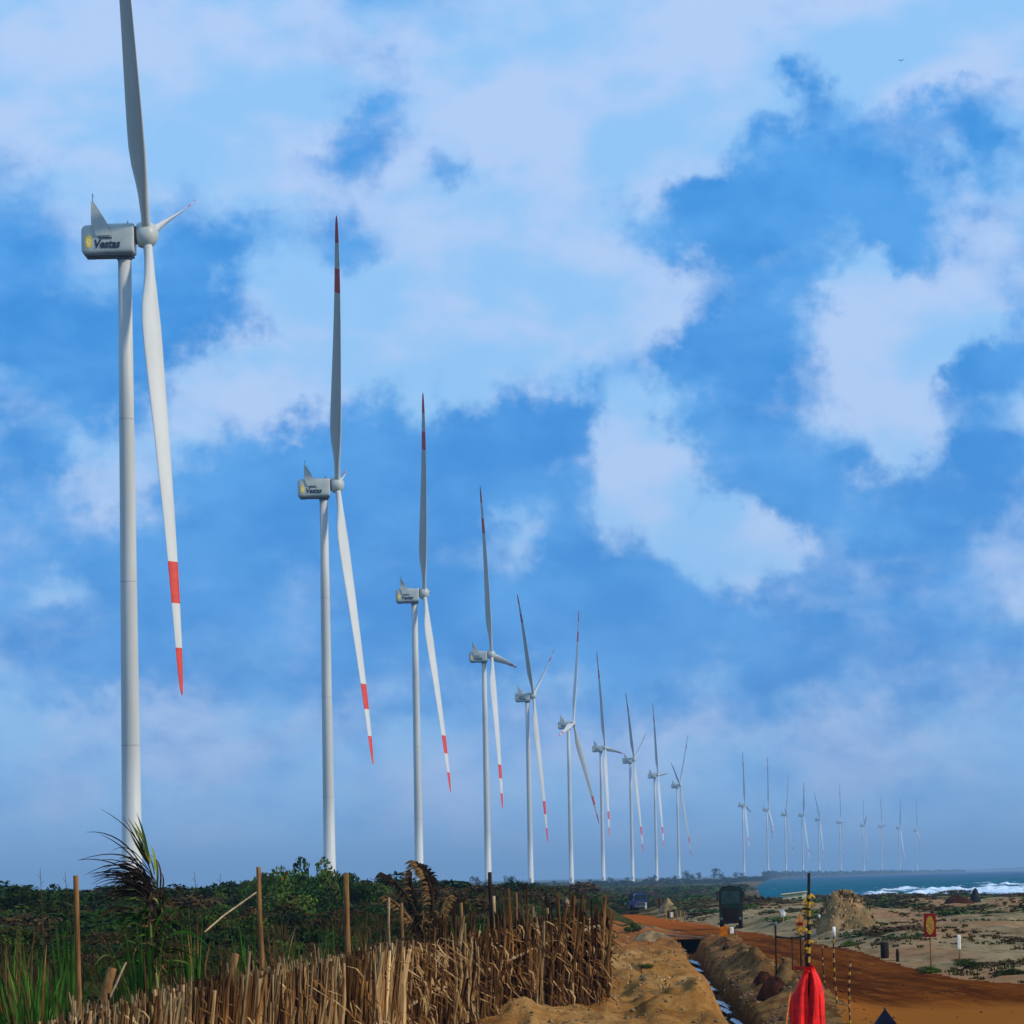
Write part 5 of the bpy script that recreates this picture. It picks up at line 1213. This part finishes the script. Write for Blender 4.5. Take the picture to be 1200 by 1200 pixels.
# ------------------------------------------------------------------ vehicles
def wheel(parent, x, y, r_, w, axis='y'):
    mb = MB(); n = 20; prof = [(-w/2, r_*.86), (-w/2*.8, r_), (w/2*.8, r_), (w/2, r_*.86)]; vs = []
    for a, rr_ in prof:
        for k_ in range(n): q_ = 2*math.pi*k_/n; vs.append((x+a, y+rr_*math.cos(q_), r_+rr_*math.sin(q_)))
    fs = [(i*n+k_, i*n+(k_+1) % n, (i+1)*n+(k_+1) % n, (i+1)*n+k_) for i in range(3) for k_ in range(n)]+[tuple(range(n-1, -1, -1)), tuple(range(3*n, 4*n))]
    wo_ = mb.add(vs, fs).build('wheel', M['rubber'], parent)
    mb2 = MB()
    for sx in (-1, 1): mb2.tube([(x+sx*w*.5, y, r_), (x+sx*w*.56, y, r_)], r_*.5, 14)
    mb2.build('rim', M['grey_paint'], wo_)
def lorry(px, yb, wpx, hpx, label, paint, canopy_m, low_m, name='truck', cat='truck', rz=0.0, long=2.6):
    p = onground(px, yb); k = px_w(p[1]); W = wpx*k; Ht = hpx*k; o = empty(name, (p[0], p[1]+.0, p[2]), rz); tag(o, label, cat)
    wr = Ht*.13; z0 = Ht*.16; zm = Ht*.50; hw = W*.46
    # cab front faces the camera (-y)
    prof = lambda: None
    cab = MB(); n = 8
    ring = [(-hw, z0+.02), (-hw*1.02, zm), (-hw*.97, Ht*.86), (-hw*.80, Ht*.965), (-hw*.4, Ht*.995), (hw*.4, Ht*.995), (hw*.80, Ht*.965), (hw*.97, Ht*.86), (hw*1.02, zm), (hw, z0+.02)][::-1]
    cab.prism(ring, 0, W*1.05); cb = cab.build('cab', M[paint], o)
    MB().box(-hw*.82, hw*.82, -.02, -.003, Ht*.60, Ht*.90, 0, .006).build('windscreen', M['glass'], cb)
    MB().box(-.012, .012, -.03, -.021, Ht*.60, Ht*.90).build('pillar', M[paint], cb)
    MB().box(-hw*.98, hw*.98, -.05, -.003, zm-.01, Ht*.575, 0, .01).build('hood_panel', M[paint], cb)
    MB().box(-hw*.62, hw*.62, -.035, -.004, z0+.10, zm-.04, 0, .01).build('grille', M[low_m], cb)
    for i in range(5): MB().box(-hw*.58, hw*.58, -.048, -.036, z0+.13+i*(zm-z0-.2)/5, z0+.13+i*(zm-z0-.2)/5+.02).build('grille_bar', M['black'], cb)
    for sx in (-1, 1):
        MB().tube([(sx*hw*.82, -.05, z0+.22), (sx*hw*.82, -.003, z0+.22)], W*.055, 12).build('headlight', M['grey_paint'], cb)
        mr = MB().tube([(sx*hw, .03, Ht*.82), (sx*hw*1.16, -.02, Ht*.82)], .012, 6).box(min(sx*hw*1.1, sx*hw*1.24), max(sx*hw*1.1, sx*hw*1.24), -.06, -.02, Ht*.72, Ht*.90, 0, .01)
        mr.build('mirror', M['black'], cb)
        MB().tube([(sx*hw*.2, -.028, Ht*.6), (sx*hw*.55, -.028, Ht*.72)], .006, 4).build('wiper', M['black'], cb)
    MB().box(-hw*.88, hw*.88, -.10, -.02, z0-.02, z0+.09, 0, .015).build('bumper', M[low_m], o)
    MB().box(-hw*1.02, hw*1.02, W*1.10, W*1.10+W*long, z0+.12, Ht*.55, 0, .02).build('cargo_bed', M[paint], o)
    ring2 = [(-hw*1.03, Ht*.552), (-hw*1.05, Ht*.88), (-hw*.8, Ht*1.0), (0, Ht*1.03), (hw*.8, Ht*1.0), (hw*1.05, Ht*.88), (hw*1.03, Ht*.552)][::-1]
    MB().prism(ring2, W*1.12, W*1.10+W*long-.02).build('canvas_cover', M[canopy_m], o)
    MB().box(-hw*.5, hw*.5, .1, W*1.1+W*long-.1, z0-.06, z0+.02).build('chassis', M['black'], o)
    for yy in (W*.45, W*1.1+W*long*.72):
        for sx in (-1, 1): wheel(o, sx*hw*.82, yy, wr, W*.16)
    return o
lorry(857, 1089, 29, 49, 'dark green canvas topped truck driving on the red earth road', 'truck_green', 'truck_dark', 'truck_brown', rz=R(-3))
lorry(751, 1066, 17, 19, 'small blue truck parked far down the road', 'blue_paint', 'truck_dark', 'grey_paint', rz=R(4))
# cream hut
p = onground(932, 1062); Yh = 430.; p = PY(932, 1057, Yh); g0 = hz(p[0], Yh); k = px_w(Yh); o = empty('hut', (p[0], Yh, min(g0, p[2])-.1)); tag(o, 'low cream coloured hut with a sloping roof near the shore', 'hut')
zz = p[2]-o.location[2]
MB().prism([(-14*k, -.1), (13*k, -.1), (13*k, zz+11*k), (-14*k, zz+8.5*k)], 0, 2.2).build('wall', M['cream'], o)
MB().add([(-15.5*k, -.25, zz+8.6*k), (14.5*k, -.25, zz+11.4*k), (14.5*k, 2.5, zz+11.4*k), (-15.5*k, 2.5, zz+8.6*k), (-15.5*k, -.25, zz+9.5*k), (14.5*k, -.25, zz+12.3*k), (14.5*k, 2.5, zz+12.3*k), (-15.5*k, 2.5, zz+9.5*k)], [(3, 2, 1, 0), (4, 5, 6, 7), (0, 1, 5, 4), (1, 2, 6, 5), (2, 3, 7, 6), (3, 0, 4, 7)]).build('roof', M['cream'], o)
MB().box(-4*k, -1*k, -.03, -.003, 0, zz+5*k).build('door', M['wood_dark'], o)
MB().box(4*k, 8*k, -.03, -.003, zz+3*k, zz+6*k).build('window', M['glass'], o)

# ------------------------------------------------------------------ people
def person(px, yb, hpx, label, shirt, trousers, rz=0., arm=.12, stride=.10):
    p = onground(px, yb); k = px_w(p[1]); h = hpx*k; o = empty('person', (p[0], p[1], p[2]), rz); tag(o, label, 'person')
    J = {'pelvis': (0, 0, .53), 'waist': (0, 0, .62), 'chest': (0, -.01, .74), 'neck': (0, 0, .83), 'head0': (0, -.008, .87), 'head': (0, -.012, .94), 'top': (0, -.005, .985)}
    V_ = []; E_ = []; Rr = []
    def add(c_, r_, par=None):
        V_.append(Vector((c_[0]*.72, c_[1], c_[2]))*h); Rr.append(r_*h); 
        if par is not None: E_.append((par, len(V_)-1))
        return len(V_)-1
    pe = add(J['pelvis'], .065); wa = add(J['waist'], .060, pe); ch = add(J['chest'], .075, wa); ne = add(J['neck'], .030, ch); h0 = add(J['head0'], .034, ne); h1 = add(J['head'], .046, h0); add(J['top'], .030, h1)
    for sx in (-1, 1):
        sh = add((sx*.10, 0, .80), .032, ch); el = add((sx*(.12+arm*.4), -.02, .64), .024, sh); wr_ = add((sx*(.12+arm*.6), -.07, .50), .017, el); add((sx*(.12+arm*.6), -.085, .455), .018, wr_)
        hp_ = add((sx*.05, 0, .50), .048, pe); kn = add((sx*.06, -.02+sx*stride*.5, .28), .034, hp_); an = add((sx*.06, sx*stride*.9, .04), .020, kn); add((sx*.065, sx*stride*.9-.08, .015), .016, an)
    me_ = bpy.data.meshes.new('body'); me_.from_pydata(V_, E_, []); me_.materials.append(M['skin']); b_ = link('body', me_, o)
    md = b_.modifiers.new('skin', 'SKIN'); 
    for i, sv in enumerate(me_.skin_vertices[0].data): sv.radius = (Rr[i]*.8, Rr[i]); sv.use_root = (i == 0)
    b_.modifiers.new('sub', 'SUBSURF').render_levels = 1
    MB().tube([(0, 0, .49*h), (0, 0, .58*h), (0, -.005*h, .72*h), (0, 0, .815*h), (0, 0, .835*h)], [.078*h, .075*h, .092*h, .082*h, .035*h], 12, sq=.85).build('shirt', M[shirt], o, True)
    mb = MB()
    for sx in (-1, 1): mb.tube([(sx*.034*h, 0, .52*h), (sx*.043*h, (-.02+sx*stride*.5)*h, .28*h), (sx*.043*h, sx*stride*.85*h, .09*h)], [.062*h, .046*h, .036*h], 8)
    mb.build('trousers', M[trousers], o, True)
    MB().ball((0, .006*h, .955*h), (.042*h, .052*h, .048*h), 10, 7).build('hair', M['hair'], o, True)
    return o
person(773, 1069, 19, 'person in dark brown clothes standing right of the small blue truck', 'cloth_brown', 'cloth_brown', .4)
person(757, 1067, 11, 'small figure in white standing at the front of the small blue truck', 'cloth_white', 'cloth_white', -.3)
person(733, 1066, 9, 'tiny pale figure left of the small blue truck', 'cloth_white', 'cloth_brown', .2)

# ------------------------------------------------------------------ bird
pb = PY(1056, 71, 260.); o = MB().ball((0, 0, 0), (.09, .22, .08), 8, 6).tube([(0, -.2, 0), (0, -.32, .02)], [.05, .015], 6).add([(0, -.05, .02), (.30, .02, .16), (.52, .08, .06), (.25, .12, .10), (0, .1, .02)], [(0, 1, 3, 4), (1, 2, 3)]).add([(0, -.05, .02), (-.30, .02, .16), (-.52, .08, .06), (-.25, .12, .10), (0, .1, .02)], [(4, 3, 1, 0), (3, 2, 1)]).add([(-.03, .18, 0), (.03, .18, 0), (.09, .36, 0), (-.09, .36, 0)], [(0, 1, 2, 3)]).build('bird', M['hair'])
o.scale = (.45, .45, .45); o.location = tuple(pb); tag(o, 'single tiny dark bird flying high at the upper right', 'bird')

# ------------------------------------------------------------------ haze
HZD = 0.00011
mb = MB().box(-30000, 42000, -450, 61000, -7, 175)
o = mb.build('haze', []) if False else None
me_ = mb.mesh('haze', []); Mh = bpy.data.materials.new('sea_haze'); Mh.use_nodes = True; t = Mh.node_tree; t.nodes.clear()
pv = t.nodes.new('ShaderNodeVolumePrincipled'); pv.inputs['Color'].default_value = (0.37, 0.61, 0.88, 1); pv.inputs['Density'].default_value = HZD
ou = t.nodes.new('ShaderNodeOutputMaterial'); t.links.new(pv.outputs[0], ou.inputs['Volume']); me_.materials.append(Mh)
tag(link('haze', me_), kind='stuff')
